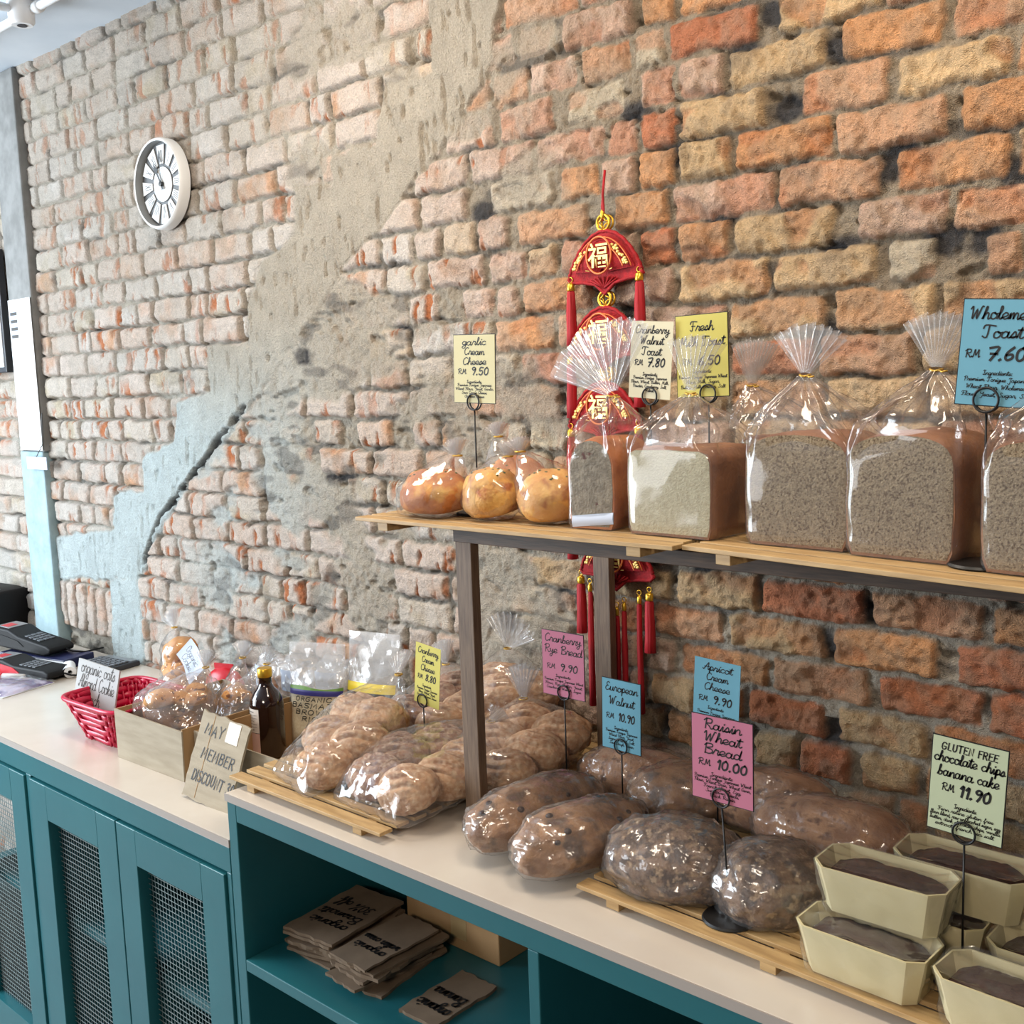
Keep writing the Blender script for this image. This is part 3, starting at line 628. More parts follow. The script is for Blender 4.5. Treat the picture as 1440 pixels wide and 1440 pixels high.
# ------------------------------------------------------------------ cabinets and worktops
def teal_cabinets():
    t = thing('mesh_cabinet', 'low teal painted cabinet with wire-mesh doors at the left', 'cabinet', (-2.9, -.57, 0))
    def B(mb, x0, x1, y0, y1, z0, z1, bev=.0015): return mb.box((x0+2.9, y0+.57, z0), (x1+2.9, y1+.57, z1), bev=bev)
    mb = MB()
    B(mb, -3.9, -1.650, -.57, -.545, .834, .884); B(mb, -3.9, -1.650, -.54, -.02, .866, .884, 0)
    B(mb, -2.494, -2.469, -.57, -.545, .05, .834); B(mb, -1.664, -1.650, -.57, -.545, .05, .834); B(mb, -3.9, -2.893, -.57, -.545, .05, .834)
    B(mb, -3.9, -1.650, -.55, -.02, .05, .075); B(mb, -3.9, -1.650, -.04, -.02, .05, .866); B(mb, -1.666, -1.650, -.55, -.02, .05, .866); B(mb, -2.49, -2.472, -.545, -.02, .07, .866)
    B(mb, -3.9, -1.66, -.52, -.02, 0, .05)
    mb.obj('carcass', 'teal_paint', t)
    mb = MB(); B(mb, -2.88, -2.492, -.525, -.04, .462, .487); B(mb, -2.472, -1.668, -.525, -.04, .462, .487); mb.obj('shelf', 'teal_paint', t)
    def door(x0, x1, a, b, zt):
        z0, z1, zb = .058, .829, .165
        mb = MB()
        B(mb, x0, a, -.575, -.547, z0, z1); B(mb, b, x1, -.575, -.547, z0, z1); B(mb, a, b, -.575, -.547, zt, z1, .0005); B(mb, a, b, -.575, -.547, z0, zb, .0005)
        d = mb.obj('door', 'teal_paint', t)
        mb = MB(); n = int((b-a)/.0115); m = int((zt-zb)/.0115)
        for i in range(1, n): x = a+(b-a)*i/n; B(mb, x-.0005, x+.0005, -.5515, -.5505, zb, zt, 0)
        for j in range(1, m):
            z = zb+(zt-zb)*j/m; B(mb, a, b, -.5527, -.5513, z-.0006, z+.0006, 0)
        mb.obj('wire_mesh', 'wire_grey', d)
    door(-2.890, -2.497, -2.81, -2.575, .748); door(-2.466, -2.0685, -2.387, -2.152, .747); door(-2.0645, -1.667, -1.988, -1.747, .753)
    t = thing('open_cabinet', 'taller teal painted open-fronted cabinet at the right, holding cardboard', 'cabinet', (-1.0, -.57, 0))
    def B2(mb, x0, x1, y0, y1, z0, z1, bev=.0015): return mb.box((x0+1, y0+.57, z0), (x1+1, y1+.57, z1), bev=bev)
    mb = MB()
    B2(mb, -1.648, -1.621, -.57, -.015, 0, .975); B2(mb, -1.621, .28, -.57, -.545, .940, .975); B2(mb, -1.621, .28, -.545, -.015, .957, .975, 0)
    B2(mb, -.929, -.909, -.57, -.03, .05, .940); B2(mb, -.20, -.18, -.57, -.03, .05, .94); B2(mb, .28, .30, -.57, -.015, 0, .975)
    B2(mb, -1.621, .28, -.57, -.015, 0, .06); B2(mb, -1.621, .28, -.03, -.015, .06, .957)
    mb.obj('carcass', 'teal_paint', t)
    mb = MB(); B2(mb, -1.621, -.929, -.57, -.03, .656, .678); mb.obj('shelf', 'teal_paint', t)
    mb = MB(); B2(mb, -.909, -.20, -.57, -.03, .600, .622); mb.obj('shelf', 'teal_paint', t)
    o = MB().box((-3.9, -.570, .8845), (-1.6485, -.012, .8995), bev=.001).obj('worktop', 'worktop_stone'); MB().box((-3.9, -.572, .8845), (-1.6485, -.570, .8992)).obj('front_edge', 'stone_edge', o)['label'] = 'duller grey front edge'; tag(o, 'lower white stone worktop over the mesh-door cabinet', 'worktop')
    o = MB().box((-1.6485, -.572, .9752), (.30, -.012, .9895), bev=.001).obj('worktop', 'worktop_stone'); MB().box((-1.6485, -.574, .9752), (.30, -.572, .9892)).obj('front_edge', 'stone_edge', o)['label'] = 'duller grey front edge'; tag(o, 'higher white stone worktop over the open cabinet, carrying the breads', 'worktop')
teal_cabinets()

# ------------------------------------------------------------------ cardboard inside the cubby
def sheet(mb, w, d, th, M, seed):
    rr = random.Random(seed); n = 9
    def edge(a, b):
        return [(a[0]+(b[0]-a[0])*i/n+rr.uniform(-.0025, .0025), a[1]+(b[1]-a[1])*i/n+rr.uniform(-.0025, .0025)) for i in range(n)]
    c = [(-w/2, -d/2), (w/2, -d/2), (w/2, d/2), (-w/2, d/2)]
    p = edge(c[0], c[1])+edge(c[1], c[2])+edge(c[2], c[3])+edge(c[3], c[0]); N = len(p)
    vs = [(x, y, 0) for x, y in p]+[(x, y, th) for x, y in p]
    mb.add(vs, [tuple(range(N-1, -1, -1)), tuple(range(N, 2*N))]+[(i, (i+1) % N, (i+1) % N+N, i+N) for i in range(N)], M)
def cardboard_stack(cx, cy, z0, n, w, d, texts, seed, where, grp, rz=0):
    rr = random.Random(seed); z = z0
    for i in range(n):
        th = rr.uniform(.004, .0065); ww = w*rr.uniform(.86, 1.08); dd = d*rr.uniform(.9, 1.06)
        top = i == n-1
        if top: ww, dd = w, d
        lab = 'torn brown cardboard sign %s, %s' % (['at the very bottom', 'second from the bottom', 'third from the bottom', 'fourth from the bottom', 'fifth from the bottom', 'sixth from the bottom', 'seventh from the bottom', 'eighth from the bottom', 'ninth from the bottom'][i] if not top else 'with writing lying on top', where)
        t = thing('cardboard_sign', lab, 'cardboard sign', (cx+rr.uniform(-.012, .012)*(not top), cy+rr.uniform(-.015, .015)*(not top), z+.0002), rz+rr.uniform(-.16, .16)*(not top), grp)
        mb = MB(); sheet(mb, ww, dd, th, Matrix(), seed*31+i); mb.obj('board', 'cardboard_sheet', t)
        if top and texts:
            mb = MB(); M = Matrix.Translation((0, 0, th))@Matrix.Rotation(PI, 4, 'Z')@Matrix.Rotation(-PI/2, 4, 'X')
            tmp = MB()
            for (s, by, xh, wd) in texts: write(tmp, s, xh, 0, by, .0035, k=3, width=wd)
            mb.add(tmp.v, tmp.f, M); mb.obj('lettering', 'ink', t)
        z += th+.0006
    return z
cardboard_stack(-1.53, -.41, .6782, 9, .125, .19, [('organic', .035, .012, .09), ('Basmati', 0, .012, .10), ('30% off', -.04, .012, .09)], 3, 'left stack in the teal cubby', 'cardboard signs stacked at the left', .1)
cardboard_stack(-1.40, -.425, .6782, 9, .095, .175, [('organic', .03, .010, .075), ('water cress', .002, .010, .085)], 5, 'middle stack in the teal cubby', 'cardboard signs stacked in the middle')
t = thing('cardboard_sign', 'brown cardboard sign lettered organic Banana lying flat alone on the teal shelf', 'cardboard sign', (-1.237, -.43, .6782), 0)
mb = MB(); sheet(mb, .085, .15, .006, Matrix(), 77); mb.obj('board', 'cardboard_sheet', t)
tmp = MB(); write(tmp, 'organic', .013, 0, .028, .004, k=3, width=.07); write(tmp, 'Banana', .013, 0, -.012, .004, k=3, width=.07)
MB().add(tmp.v, tmp.f, Matrix.Translation((0, 0, .0065))@Matrix.Rotation(PI, 4, 'Z')@Matrix.Rotation(-PI/2, 4, 'X')).obj('lettering', 'ink', t)
t = thing('cardboard_box', 'plain brown cardboard box at the back of the teal cubby', 'box', (-1.32, -.19, .6782))
MB().box((-.16, -.11, 0), (.08, .11, .16), bev=.002).obj('carton', 'cardboard_inside', t)
MB().box((-.04, -.1105, .02), (-.0, -.11, .1598)).obj('tape', 'tape', t)
t = thing('red_packet', 'red packet at the right end of the teal cubby shelf', 'packet', (-1.05, -.30, .6782), .2)
def pk(d): return (d.x*.085*(1 if abs(d.x) < .8 else 1.05), d.y*.07, .025+d.z*.024*(1+.15*nz(d, 4)))
MB().blob(pk, 3).obj('pouch', 'red_plastic', t, True)
MB().box((-.088, -.012, .018), (-.078, .012, .032)).obj('crimped_seal', 'red_plastic', t)
# ------------------------------------------------------------------ display rack and slatted trays
def rack():
    t = thing('display_rack', 'dark oak open rack standing on the higher worktop and carrying the upper breads', 'rack', (-1.19, -.40, .9895))
    H = 1.4825-.9895
    for x0, y0, w, d in [(-.002, -.016, .034, .018), (-.002, .336, .036, .018), (1.46, -.016, .034, .018), (1.46, .336, .036, .018)]:
        MB().box((x0, y0, 0), (x0+w, y0+d, H), bev=.0012).obj('post', 'dark_oak', t)
    for y0 in (-.018, .334): MB().box((-.004, y0, H-.021), (1.50, y0+.022, H-.0005), bev=.001).obj('rail', 'rail_oak', t)
    for x0 in (-.002, .28, .74, 1.46): MB().box((x0, .004, H-.021), (x0+.03, .334, H-.0005), bev=.001).obj('cross_rail', 'rail_oak', t)
rack()
def tray(loc, L, n, label, rz=0.0, wd=.027, gap=.007, cleats=2, th=.006, ct=.013, ragged=0.0, seed=1):
    """slats along local x, first slat at local y=0 going back"""
    rr = random.Random(seed)
    t = thing('slatted_tray', label, 'tray', loc, rz, 'slatted wooden trays')
    D = n*(wd+gap)-gap
    for i in range(n):
        y = i*(wd+gap); e = rr.uniform(-1, 1)*.004+(ragged if i == 0 else 0)
        MB().box((0, y, ct), (L-e, y+wd, ct+th), bev=.0008).obj('slat', 'slat_pine', t)
    for k in range(cleats):
        x = .05+(L-.12)*k/(cleats-1); MB().box((x, .004, 0), (x+.022, D-.004, ct), bev=.0008).obj('cleat', 'slat_pine', t)
    return t
ZS = 1.4828; ZT = ZS+.019      # upper slat tops
tray((-1.335, -.497, ZS), .60, 11, 'long slatted tray on the rack under the garlic buns and white milk loaf')
tray((-.727, -.484, ZS), .85, 11, 'long slatted tray on the rack under the wholemeal loaves', rz=rad(-8), seed=2)
ZC = .9897; ZD = ZC+.019
tray((-1.672, -.547, ZC), .415, 8, 'pale slatted tray under the bags of braided bread, left end of the worktop', ragged=.0, gap=.011, seed=3)
tray((-1.50, -.225, ZC), .39, 6, 'slatted tray at the back against the wall, between the rack posts', gap=.011, seed=4)
tray((-.928, -.452, ZC), .41, 6, 'slatted tray lying front to back under the two long wrapped loaves', rz=PI/2, gap=.011, seed=5)
tray((-.905, -.490, ZC), .60, 9, 'slatted tray under the dark loaves and banana cakes at the right', gap=.011, seed=6, rz=rad(-2.2), cleats=3)

# ------------------------------------------------------------------ toast loaves in gathered bags
def gather_fan(mb, c, direction, L, spread, pleats=11, amp=.004, seed=0, r0=.004):
    """pleated free end of a bag, flaring from the tie"""
    d = Vector(direction).normalized(); side = d.cross(Vector((0, 1, 0))).normalized() if abs(d.y) < .9 else Vector((1, 0, 0)); nrm = side.cross(d).normalized(); c = Vector(c)
    for lay in (0, 1):
        def f(u, v):
            a = (u-.5)*2*spread; zz = math.sin(u*pleats*2*PI+lay*2.1)
            l = L*(.06+.94*v)*(1+.05*nz((u*9, lay*5, seed), 1.0)+.03*zz*v)
            return c+d*(l*math.cos(a))+side*(l*math.sin(a)+r0*(u-.5)*2)+nrm*(amp*v**.7*zz*(1+.5*nz((u*5, 1, seed), 1))+(lay-.5)*.004*(1-v)+(lay-.5)*.010*v)
        mb.grid(f, pleats*10+1, 9)
def toast(label, loc, w, h, d, neck, fan, crumb, crust, style='dome', rz=0.0, seed=0, group='bagged toast loaves', scale_bag=1.0, tie=True):
    t = thing('bagged_toast_loaf', label, 'bread', loc, rz, group)
    # profile of the loaf in x,z
    def profile(ins=0.0):
        a = w/2-ins; P = []
        top = h-ins; z0 = .0015+ins
        if style == 'square':
            P = [(-a+.004, z0), (a-.004, z0), (a-.001, z0+.01), (a+.001, h*.5), (a, top-.014), (a-.005, top-.004), (a-.016, top), (0, top+.001), (-a+.012, top), (-a+.003, top-.004), (-a, top-.012), (-a-.001, h*.5), (-a+.001, z0+.01)]
        else:
            sh_ = {'dome': .75, 'dome_high': .62}[style]*h; P = [(-a+.006, z0), (a-.006, z0), (a-.001, z0+.012), (a+.001, h*.4), (a, sh_)]
            e = .8 if style == 'dome' else .9
            for k in range(1, 12):
                q = PI*k/12; P.append((a*math.copysign(abs(math.cos(q))**e, math.cos(q)), sh_+(top-sh_)*math.sin(q)**e))
            P += [(-a, sh_), (-a-.001, h*.4), (-a+.001, z0+.012)]
        # resample
        Q = []; n = len(P)
        for i in range(n):
            p, q = P[i], P[(i+1) % n]; m = max(1, int(math.hypot(q[0]-p[0], q[1]-p[1])/.006))
            Q += [(p[0]+(q[0]-p[0])*k/m, p[1]+(q[1]-p[1])*k/m) for k in range(m)]
        return Q
    Q = profile(); N = len(Q)
    mb = MB(); ny = 14; vs = []
    for j in range(ny):
        y = -d/2+d*j/(ny-1); s_ = 1-.035*(abs(2*j/(ny-1)-1)**8)
        for x, z in Q:
            e = .0016*nz((x, y, z), 40, seed)+.002*nz((x, y, z), 14, seed)*(z/h); vs.append((x*s_+e*math.copysign(1, x), y, .001+(z-.001)*(s_ if z > h*.5 else 1)+(e if z > h*.6 else 0)))
    fs = [(j*N+i, j*N+(i+1) % N, (j+1)*N+(i+1) % N, (j+1)*N+i) for j in range(ny-1) for i in range(N)]
    fs += [tuple(range(N-1, -1, -1)), tuple((ny-1)*N+i for i in range(N))]
    mb.add(vs, fs); sharp(mb.obj('crust', crust, t), 50)
    q = profile(.0035); n2 = len(q)
    vs = [(x, -d/2-.0006, z) for x, z in q]
    ci = (0, -d/2-.0016, h*.5)
    c = MB().add(vs+[ci], [(i, (i+1) % n2, n2) for i in range(n2)]).obj('cut_face', crumb, t)
    # bag
    nkx, nky, nz_ = neck; mb = MB(); n = 96; m = 34; bw, bd = w/2+.004, d/2+.004; zs = h*(.93 if style == 'square' else .80)
    rr = random.Random(seed)
    ph = rr.uniform(0, 6)
    def se(a, ex): 
        ca, sa = math.cos(a), math.sin(a); return math.copysign(abs(ca)**(2/ex), ca), math.copysign(abs(sa)**(2/ex), sa)
    def bag(u, v):
        a = u*2*PI; 
        if v < .42:
            k = v/.42; z = .0008+zs*k; x, y = se(a, 9); r = 1-(.05 if k < .02 else 0)
            e = .0012*nz((x*2, y*2, z*20), 1.5, seed)
            return (x*(bw+e)*r, y*(bd+e)*r, z)
        k = (v-.42)/.58; x, y = se(a, 9*(1-k)+2*k)
        s_ = k**.92
        R = 1-s_; px = x*bw*R+nkx*s_+math.cos(a)*.006*s_; py = y*bd*R+nky*s_+math.sin(a)*.006*s_
        # film keeps clear of the loaf's crown first, then draws in to the tie
        bul = math.sin(PI*min(1, k*1.02))**1.2; px += x*bw*.13*bul; py += y*bd*.16*bul
        zc = zs+(nz_-zs)*k**.85
        fold = (abs(((a*9/(2*PI)+ph+.25*math.sin(3*a)+.9*nz((x, y, k*2), 1.3, seed)) % 1)-.5)*2-.5)*.030*k**.6*(1-k*.75)
        fold += .011*ridge((px, py, zc), 26, seed)*min(1, k*3)*(1-k)
        return (px+x*fold, py+y*fold, zc+.004*nz((x*3, y*3, k*6), 1, seed)*(1-k))
    mb.grid(bag, n, m, wrapu=True)
    mb.add([(bw*.95*se(i*2*PI/n, 9)[0], bd*.95*se(i*2*PI/n, 9)[1], .0008) for i in range(n)], [tuple(range(n-1, -1, -1))])
    bo = mb.obj('bag', 'tight_film', t, True)
    mb = MB(); L, spread, lean = fan; gather_fan(mb, (nkx, nky, nz_), (math.sin(rad(lean)), .12, math.cos(rad(lean))), L, rad(spread), seed=seed, pleats=rr.choice([9, 10, 12]))
    mb.obj('gathered_top', 'fan_film', bo, True)
    mb = MB(); k_ = 14
    mb.tube([(nkx+.0065*math.cos(2*PI*i/k_), nky+.0065*math.sin(2*PI*i/k_), nz_+.001*math.sin(i)) for i in range(k_)], .0013, 6, closed=True)
    mb.tube([(nkx+.005, nky-.006, nz_), (nkx+.011, nky-.010, nz_-.002), (nkx+.017, nky-.009, nz_-.001)], .0011, 6); mb.obj('twist_tie', 'twist_tie', bo, True)
    return t
tc_ = toast('narrow cranberry walnut loaf with a domed top in a clear tied bag', (-.912, -.375, ZT), .074, .127, .115, (.015, -.02, .183), (.105, 52, -22), 'crumb_cranberry', 'toast_crust', 'dome_high', rad(6), 1)
MB().grid(lambda u, v: (-.030+.066*u, -.0605-.0022*math.sin(PI*v), .003+.016*v+.007*u), 10, 6).grid(lambda u, v: (-.030+.066*u, -.0600, .003+.016*v+.007*u), 10, 6).obj('sachet', 'paper_lilac', tc_, True)
toast('square white milk loaf with a pale cut face in a clear tied bag', (-.773, -.385, ZT), .134, .116, .11, (.002, -.005, .184), (.075, 30, 4), 'crumb_white', 'crust_dark', 'square', rad(-2), 2)
toast('loaf in a clear tied bag standing behind the white milk loaf, back row', (-.725, -.185, ZT), .125, .118, .11, (-.055, -.03, .190), (.065, 30, 3), 'crumb_white', 'crust_dark', 'square', 0, 3)
toast('brown wholemeal loaf in a clear tied bag next to the white milk loaf', (-.594, -.385, ZT), .139, .138, .11, (-.018, 0, .203), (.062, 46, 6), 'crumb_wheat', 'crust_dark', 'dome', rad(-3), 4)
toast('brown wholemeal loaf in a clear tied bag, behind the rod of the blue wholemeal card', (-.459, -.402, ZT), .128, .140, .115, (.017, -.01, .205), (.062, 38, 3), 'crumb_wheat', 'crust_dark', 'dome', rad(-6), 5)
toast('brown wholemeal loaf in a clear tied bag at the right end of the rack', (-.300, -.435, ZT), .128, .138, .115, (.0, 0, .203), (.062, 40, 3), 'crumb_wheat', 'crust_dark', 'dome', rad(-7), 6)

# ------------------------------------------------------------------ film pulled over irregular bread
def film_hull(pts, target=.011, smooth=4, amp=.004, fs=24, seed=0, floor=None):
    bm = bmesh.new()
    for p in pts: bm.verts.new(p)
    r = bmesh.ops.convex_hull(bm, input=bm.verts[:])
    inner = [e for e in r['geom_interior'] if isinstance(e, bmesh.types.BMVert)]
    bmesh.ops.delete(bm, geom=list(set(inner)), context='VERTS')
    loose = [v for v in bm.verts if not v.link_faces]
    if loose: bmesh.ops.delete(bm, geom=loose, context='VERTS')
    bmesh.ops.triangulate(bm, faces=bm.faces[:])
    for _ in range(6):
        es = [e for e in bm.edges if e.calc_length() > target]
        if not es: break
        bmesh.ops.subdivide_edges(bm, edges=es, cuts=1, use_grid_fill=True); bmesh.ops.triangulate(bm, faces=bm.faces[:])
    for _ in range(smooth): bmesh.ops.smooth_vert(bm, verts=bm.verts[:], factor=.5, use_axis_x=True, use_axis_y=True, use_axis_z=True)
    bm.normal_update()
    for v in bm.verts:
        e = ridge(v.co, fs, seed)*amp+ridge(v.co, fs*2.3, seed+5)*amp*.4
        v.co += v.normal*e
        if floor is not None and v.co.z < floor: v.co.z = floor+.0003*((v.index % 3))
    bm.verts.index_update()
    vs = [v.co[:] for v in bm.verts]; f = [[v.index for v in q.verts] for q in bm.faces]; bm.free(); return vs, f
SPH = [Vector((math.cos(a)*math.cos(b), math.sin(a)*math.cos(b), math.sin(b))) for b in (-1.2, -.5, .2, .8, 1.35) for a in [k*PI/4 for k in range(8)]]
def bun_fn(r, seed, slash=True, ang=0.0):
    ca, sa = math.cos(ang), math.sin(ang)
    def f(d):
        e = 1+.09*nz(d, 1.9, seed)+.025*nz(d, 6, seed)
        if slash and d.z > -.25:
            u = d.x*ca+d.y*sa; v = -d.x*sa+d.y*ca
            for o in (-.72, -.36, .0, .36):
                if abs(v) < .8:
                    q = u-o-.22*v*v+.04*math.sin(v*6+seed); k = (1-abs(v)/.8)**.6
                    e -= (.15*math.exp(-(q/.055)**2)-.05*math.exp(-((q-.13)/.07)**2))*k
        x, y, z = d.x*r[0]*e, d.y*r[1]*e, d.z*r[2]*e
        if d.z < -.55: z = -.55*r[2]+(z+.55*r[2])*.25
        return (x, y, z)
    return f
def bread_bag(label, base, buns, extra, neck, fan, r=(.058, .044, .041), crust=('bun_crust',), seed=0, name='bagged_braided_bread', slash=True, group='bags of braided bread', floor=.001, film_m='bag_film', bun_name='bun', herbs=False, fan_on=True):
    t = thing(name, label, 'bread', base, 0, group); bx = Vector(base); pts = []; rr = random.Random(seed)
    for i, b in enumerate(buns):
        p = Vector(b[:3])-bx; R = b[3] if len(b) > 3 else r
        mb = MB(); mb.blob(bun_fn(R, seed*7+i*3.3, slash, 1.45+rr.uniform(-.2, .2)), 6 if slash else 4)
        o = mb.obj(bun_name, crust[i % len(crust)], t, True, loc=p); o.rotation_euler = (rr.uniform(-.1, .3), rr.uniform(-.25, .05), .45+rr.uniform(-.35, .35) if slash else rr.uniform(-.5, .5))
        if herbs:
            hb = MB()
            for k in range(14):
                a, q = rr.uniform(0, 6.3), rr.uniform(.1, .8); d = Vector((math.cos(a)*math.sin(q), math.sin(a)*math.sin(q), math.cos(q))); c = Vector(bun_fn(R, seed*7+i*3.3, False)(d))
                hb.blob(lambda e, c=c: c+Vector((e.x*.0028, e.y*.002, e.z*.0012)), 1)
            hb.obj('herbs', 'herb', o)
        pts += [p+Vector((s.x*R[0]*1.07, s.y*R[1]*1.07, s.z*R[2]*1.07)) for s in SPH]
    pts += [Vector(e)-bx for e in extra]; n = Vector(neck)-bx
    pts += [n+Vector((.007*math.cos(a), .007*math.sin(a), 0)) for a in (0, 2, 4)]
    pts = [Vector((p.x, p.y, max(p.z, floor))) for p in pts]
    vs, fs = film_hull(pts, seed=seed, floor=floor)
    bo = MB().add(vs, fs).obj('bag', film_m, t, True)
    if fan_on:
        L, sp, dr = fan; mb = MB(); gather_fan(mb, n, dr, L, rad(sp), pleats=8, seed=seed, amp=.005); mb.obj('gathered_top', 'fan_film', bo, True)
        mb = MB(); mb.tube([n+Vector((.0075*math.cos(2*PI*i/12), .0075*math.sin(2*PI*i/12), 0)) for i in range(12)], .0014, 6, closed=True); mb.obj('twist_tie', 'twist_tie', bo, True)
    return t
RB = (.053, .043, .042)
def six(xa, xb, ys, zs_, dx=0.0):
    return [(x+dx*i, y, z) for i, (y, z) in enumerate(zip(ys, zs_)) for x in (xa, xb)]
bread_bag('clear bag of six floury rolls, leftmost of the braided breads on the pale tray', (-1.52, -.42, ZD), [(-1.484, -.47, 1.045), (-1.463, -.405, 1.071), (-1.492, -.335, 1.092), (-1.548, -.40, 1.064), (-1.566, -.325, 1.085)], [(-1.62, -.49, ZD+.004), (-1.46, -.535, ZD+.004)], (-1.545, -.235, 1.148), (.05, 40, (-.3, .5, .6)), crust=('bun_crust', 'bun_crust', 'bun_crust'), seed=1)
bread_bag('clear bag of dark and pale rolls just left of the front oak post', (-1.33, -.38, ZD), [(-1.281, -.46, 1.046), (-1.268, -.385, 1.048), (-1.375, -.445, 1.040), (-1.392, -.375, 1.054), (-1.365, -.305, 1.058), (-1.288, -.31, 1.050)], [(-1.43, -.505, ZD+.003), (-1.235, -.515, ZD+.002)], (-1.30, -.235, 1.10), (.03, 40, (.2, .6, .5)), crust=('bun_crust', 'bun_crust', 'bun_dark', 'bun_dark', 'bun_dark', 'bun_crust'), seed=2)
bread_bag('clear tied bag of pale rolls right behind the front oak post, its neck standing up', (-1.23, -.23, ZC), six(-1.205, -1.285, (-.305, -.225, -.15), (1.045, 1.058, 1.070), -.002), [(-1.15, -.34, ZC+.004), (-1.30, -.34, ZC+.004)], (-1.252, -.20, 1.142), (.062, 34, (-.05, .1, 1)), crust=('bun_crust',), seed=3)
bread_bag('clear bag of golden rolls behind the yellow cranberry cream cheese card', (-1.48, -.17, ZD), six(-1.447, -1.540, (-.215, -.145, -.075), (1.060, 1.068, 1.076)), [(-1.56, -.24, ZD+.01)], (-1.53, -.12, 1.145), (.05, 36, (-.3, .1, 1)), crust=('bun_crust', 'bun_dark'), seed=4)
bread_bag('clear bag of pale rolls piled against the wall left of the back oak post', (-1.40, -.10, ZD), [(-1.36, -.125, 1.05), (-1.43, -.06, 1.05), (-1.36, -.06, 1.05), (-1.385, -.11, 1.105), (-1.43, -.075, 1.112), (-1.345, -.07, 1.108)], [(-1.30, -.12, 1.03)], (-1.405, -.07, 1.185), (.07, 55, (.25, 0, 1)), crust=('bun_crust',), seed=5)
# garlic buns on the rack
GB = dict(name='bagged_garlic_bun', slash=False, group='bagged garlic buns', bun_name='bun', herbs=True)
bread_bag('dark golden garlic bun in a clear bag, leftmost on the rack', (-1.218, -.43, ZT), [(-1.218, -.43, ZT+.035, (.064, .05, .040))], [(-1.285, -.46, ZT+.006), (-1.20, -.40, ZT+.10)], (-1.185, -.41, ZT+.095), (.028, 50, (-.3, 0, 1)), crust=('garlic_crust',), seed=11, fan_on=True, **GB)
bread_bag('rounded golden garlic bun in a clear bag, middle of the front three on the rack', (-1.108, -.415, ZT), [(-1.108, -.415, ZT+.036, (.049, .046, .045))], [(-1.10, -.40, ZT+.10)], (-1.092, -.395, ZT+.095), (.022, 50, (.2, 0, 1)), crust=('garlic_golden',), seed=12, **GB)
bread_bag('cracked pale garlic bun in a shiny clear bag beside the cranberry walnut loaf', (-1.003, -.40, ZT), [(-1.003, -.40, ZT+.036, (.052, .05, .044))], [(-1.035, -.42, ZT+.10), (-.965, -.38, ZT+.05)], (-1.045, -.42, ZT+.105), (.022, 55, (-.1, 0, 1)), crust=('garlic_golden',), seed=13, **GB)
bread_bag('brown garlic bun in a clear bag standing in the back row behind the front three', (-1.20, -.26, ZT), [(-1.20, -.26, ZT+.038, (.058, .05, .046))], [(-1.21, -.26, ZT+.09)], (-1.235, -.26, ZT+.115), (.025, 50, (-.2, 0, 1)), crust=('garlic_crust',), seed=14, **GB)

# ------------------------------------------------------------------ wrapped loaves
def wrapped_loaf(label, loc, r, rz, crust, seed, fruit=0, blunt=2.6, tilt=0.0):
    """r: half length (local x), half width, height"""
    t = thing('wrapped_loaf', label, 'bread', loc, 0, 'loaves in cling film', rot=(0, tilt, rz)); H = r[2]
    def shape(d, off=0.0, wr=False):
        ex = 2.0/blunt
        x = math.copysign(abs(d.x)**ex, d.x); k = math.sqrt(max(0, 1-abs(x)**blunt))
        yz = math.hypot(d.y, d.z) or 1; y, z = d.y/yz*k, d.z/yz*k
        e = 1+.09*nz(d, 1.7, seed)+.035*nz(d, 5, seed)+.012*nz(d, 13, seed)
        px, py, pz = x*r[0]*e, y*r[1]*e, z*H*.55*e
        flat = -.30*H
        if pz < flat: pz = flat+(pz-flat)*.15
        p = Vector((px, py, pz+.335*H))
        if wr:
            nrm = Vector((d.x*.5, d.y, d.z)).normalized()
            w = .0018+off+.0042*max(0, ridge((px, py*2.2, pz*2.2), 17, seed+3))**2+.0022*max(0, ridge((px*2, py, pz), 40, seed+9))**2
            p += nrm*w
            if p.z < 0.0004: p.z = .0004
        return p
    bo = MB().blob(lambda d: shape(d), 5).obj('crust', crust, t, True)
    if fruit:
        rr = random.Random(seed); mb = MB()
        for i in range(fruit):
            d = Vector((rr.uniform(-1, 1), rr.uniform(-1, .3), rr.uniform(-.1, 1))).normalized(); c = shape(d)-d*.001
            s_ = rr.uniform(.004, .007); mb.blob(lambda e: c+Vector((e.x*s_, e.y*s_, e.z*s_*.8)), 2)
        mb.obj('dried_fruit', 'dark_fruit', bo, True)
    MB().blob(lambda d: shape(d, 0, True), 5).obj('cling_film', 'wrap_film', t, True)
    return t
wrapped_loaf('long pale brown loaf in cling film right beside the front oak post', (-1.068, -.385, ZD), (.135, .056, .088), rad(82), 'euro_crust', 21, 5)
wrapped_loaf('long fruit-studded loaf in cling film, its end overhanging the tray', (-.955, -.415, ZD), (.115, .060, .088), rad(74), 'euro_crust', 22, 9)
wrapped_loaf('broad brown loaf in cling film under the blue european walnut card, near the back post', (-1.035, -.155, ZD), (.105, .058, .080), rad(12), 'brown_crust', 23)
wrapped_loaf('round brown loaf in cling film behind the dark walnut loaf', (-.925, -.185, ZD), (.085, .066, .085), rad(40), 'euro_crust', 24)
wrapped_loaf('dark seed-crusted walnut loaf in shiny cling film, front of the right tray', (-.795, -.405, ZD), (.098, .072, .102), rad(18), 'walnut_crust', 25)
wrapped_loaf('dark raisin loaf in shiny cling film standing behind the rod of the pink raisin card', (-.657, -.385, ZD), (.078, .070, .100), rad(55), 'walnut_crust', 26)
wrapped_loaf('pale brown loaf in cling film at the back behind the pink raisin card', (-.785, -.145, ZD), (.100, .062, .098), rad(8), 'brown_crust', 27)
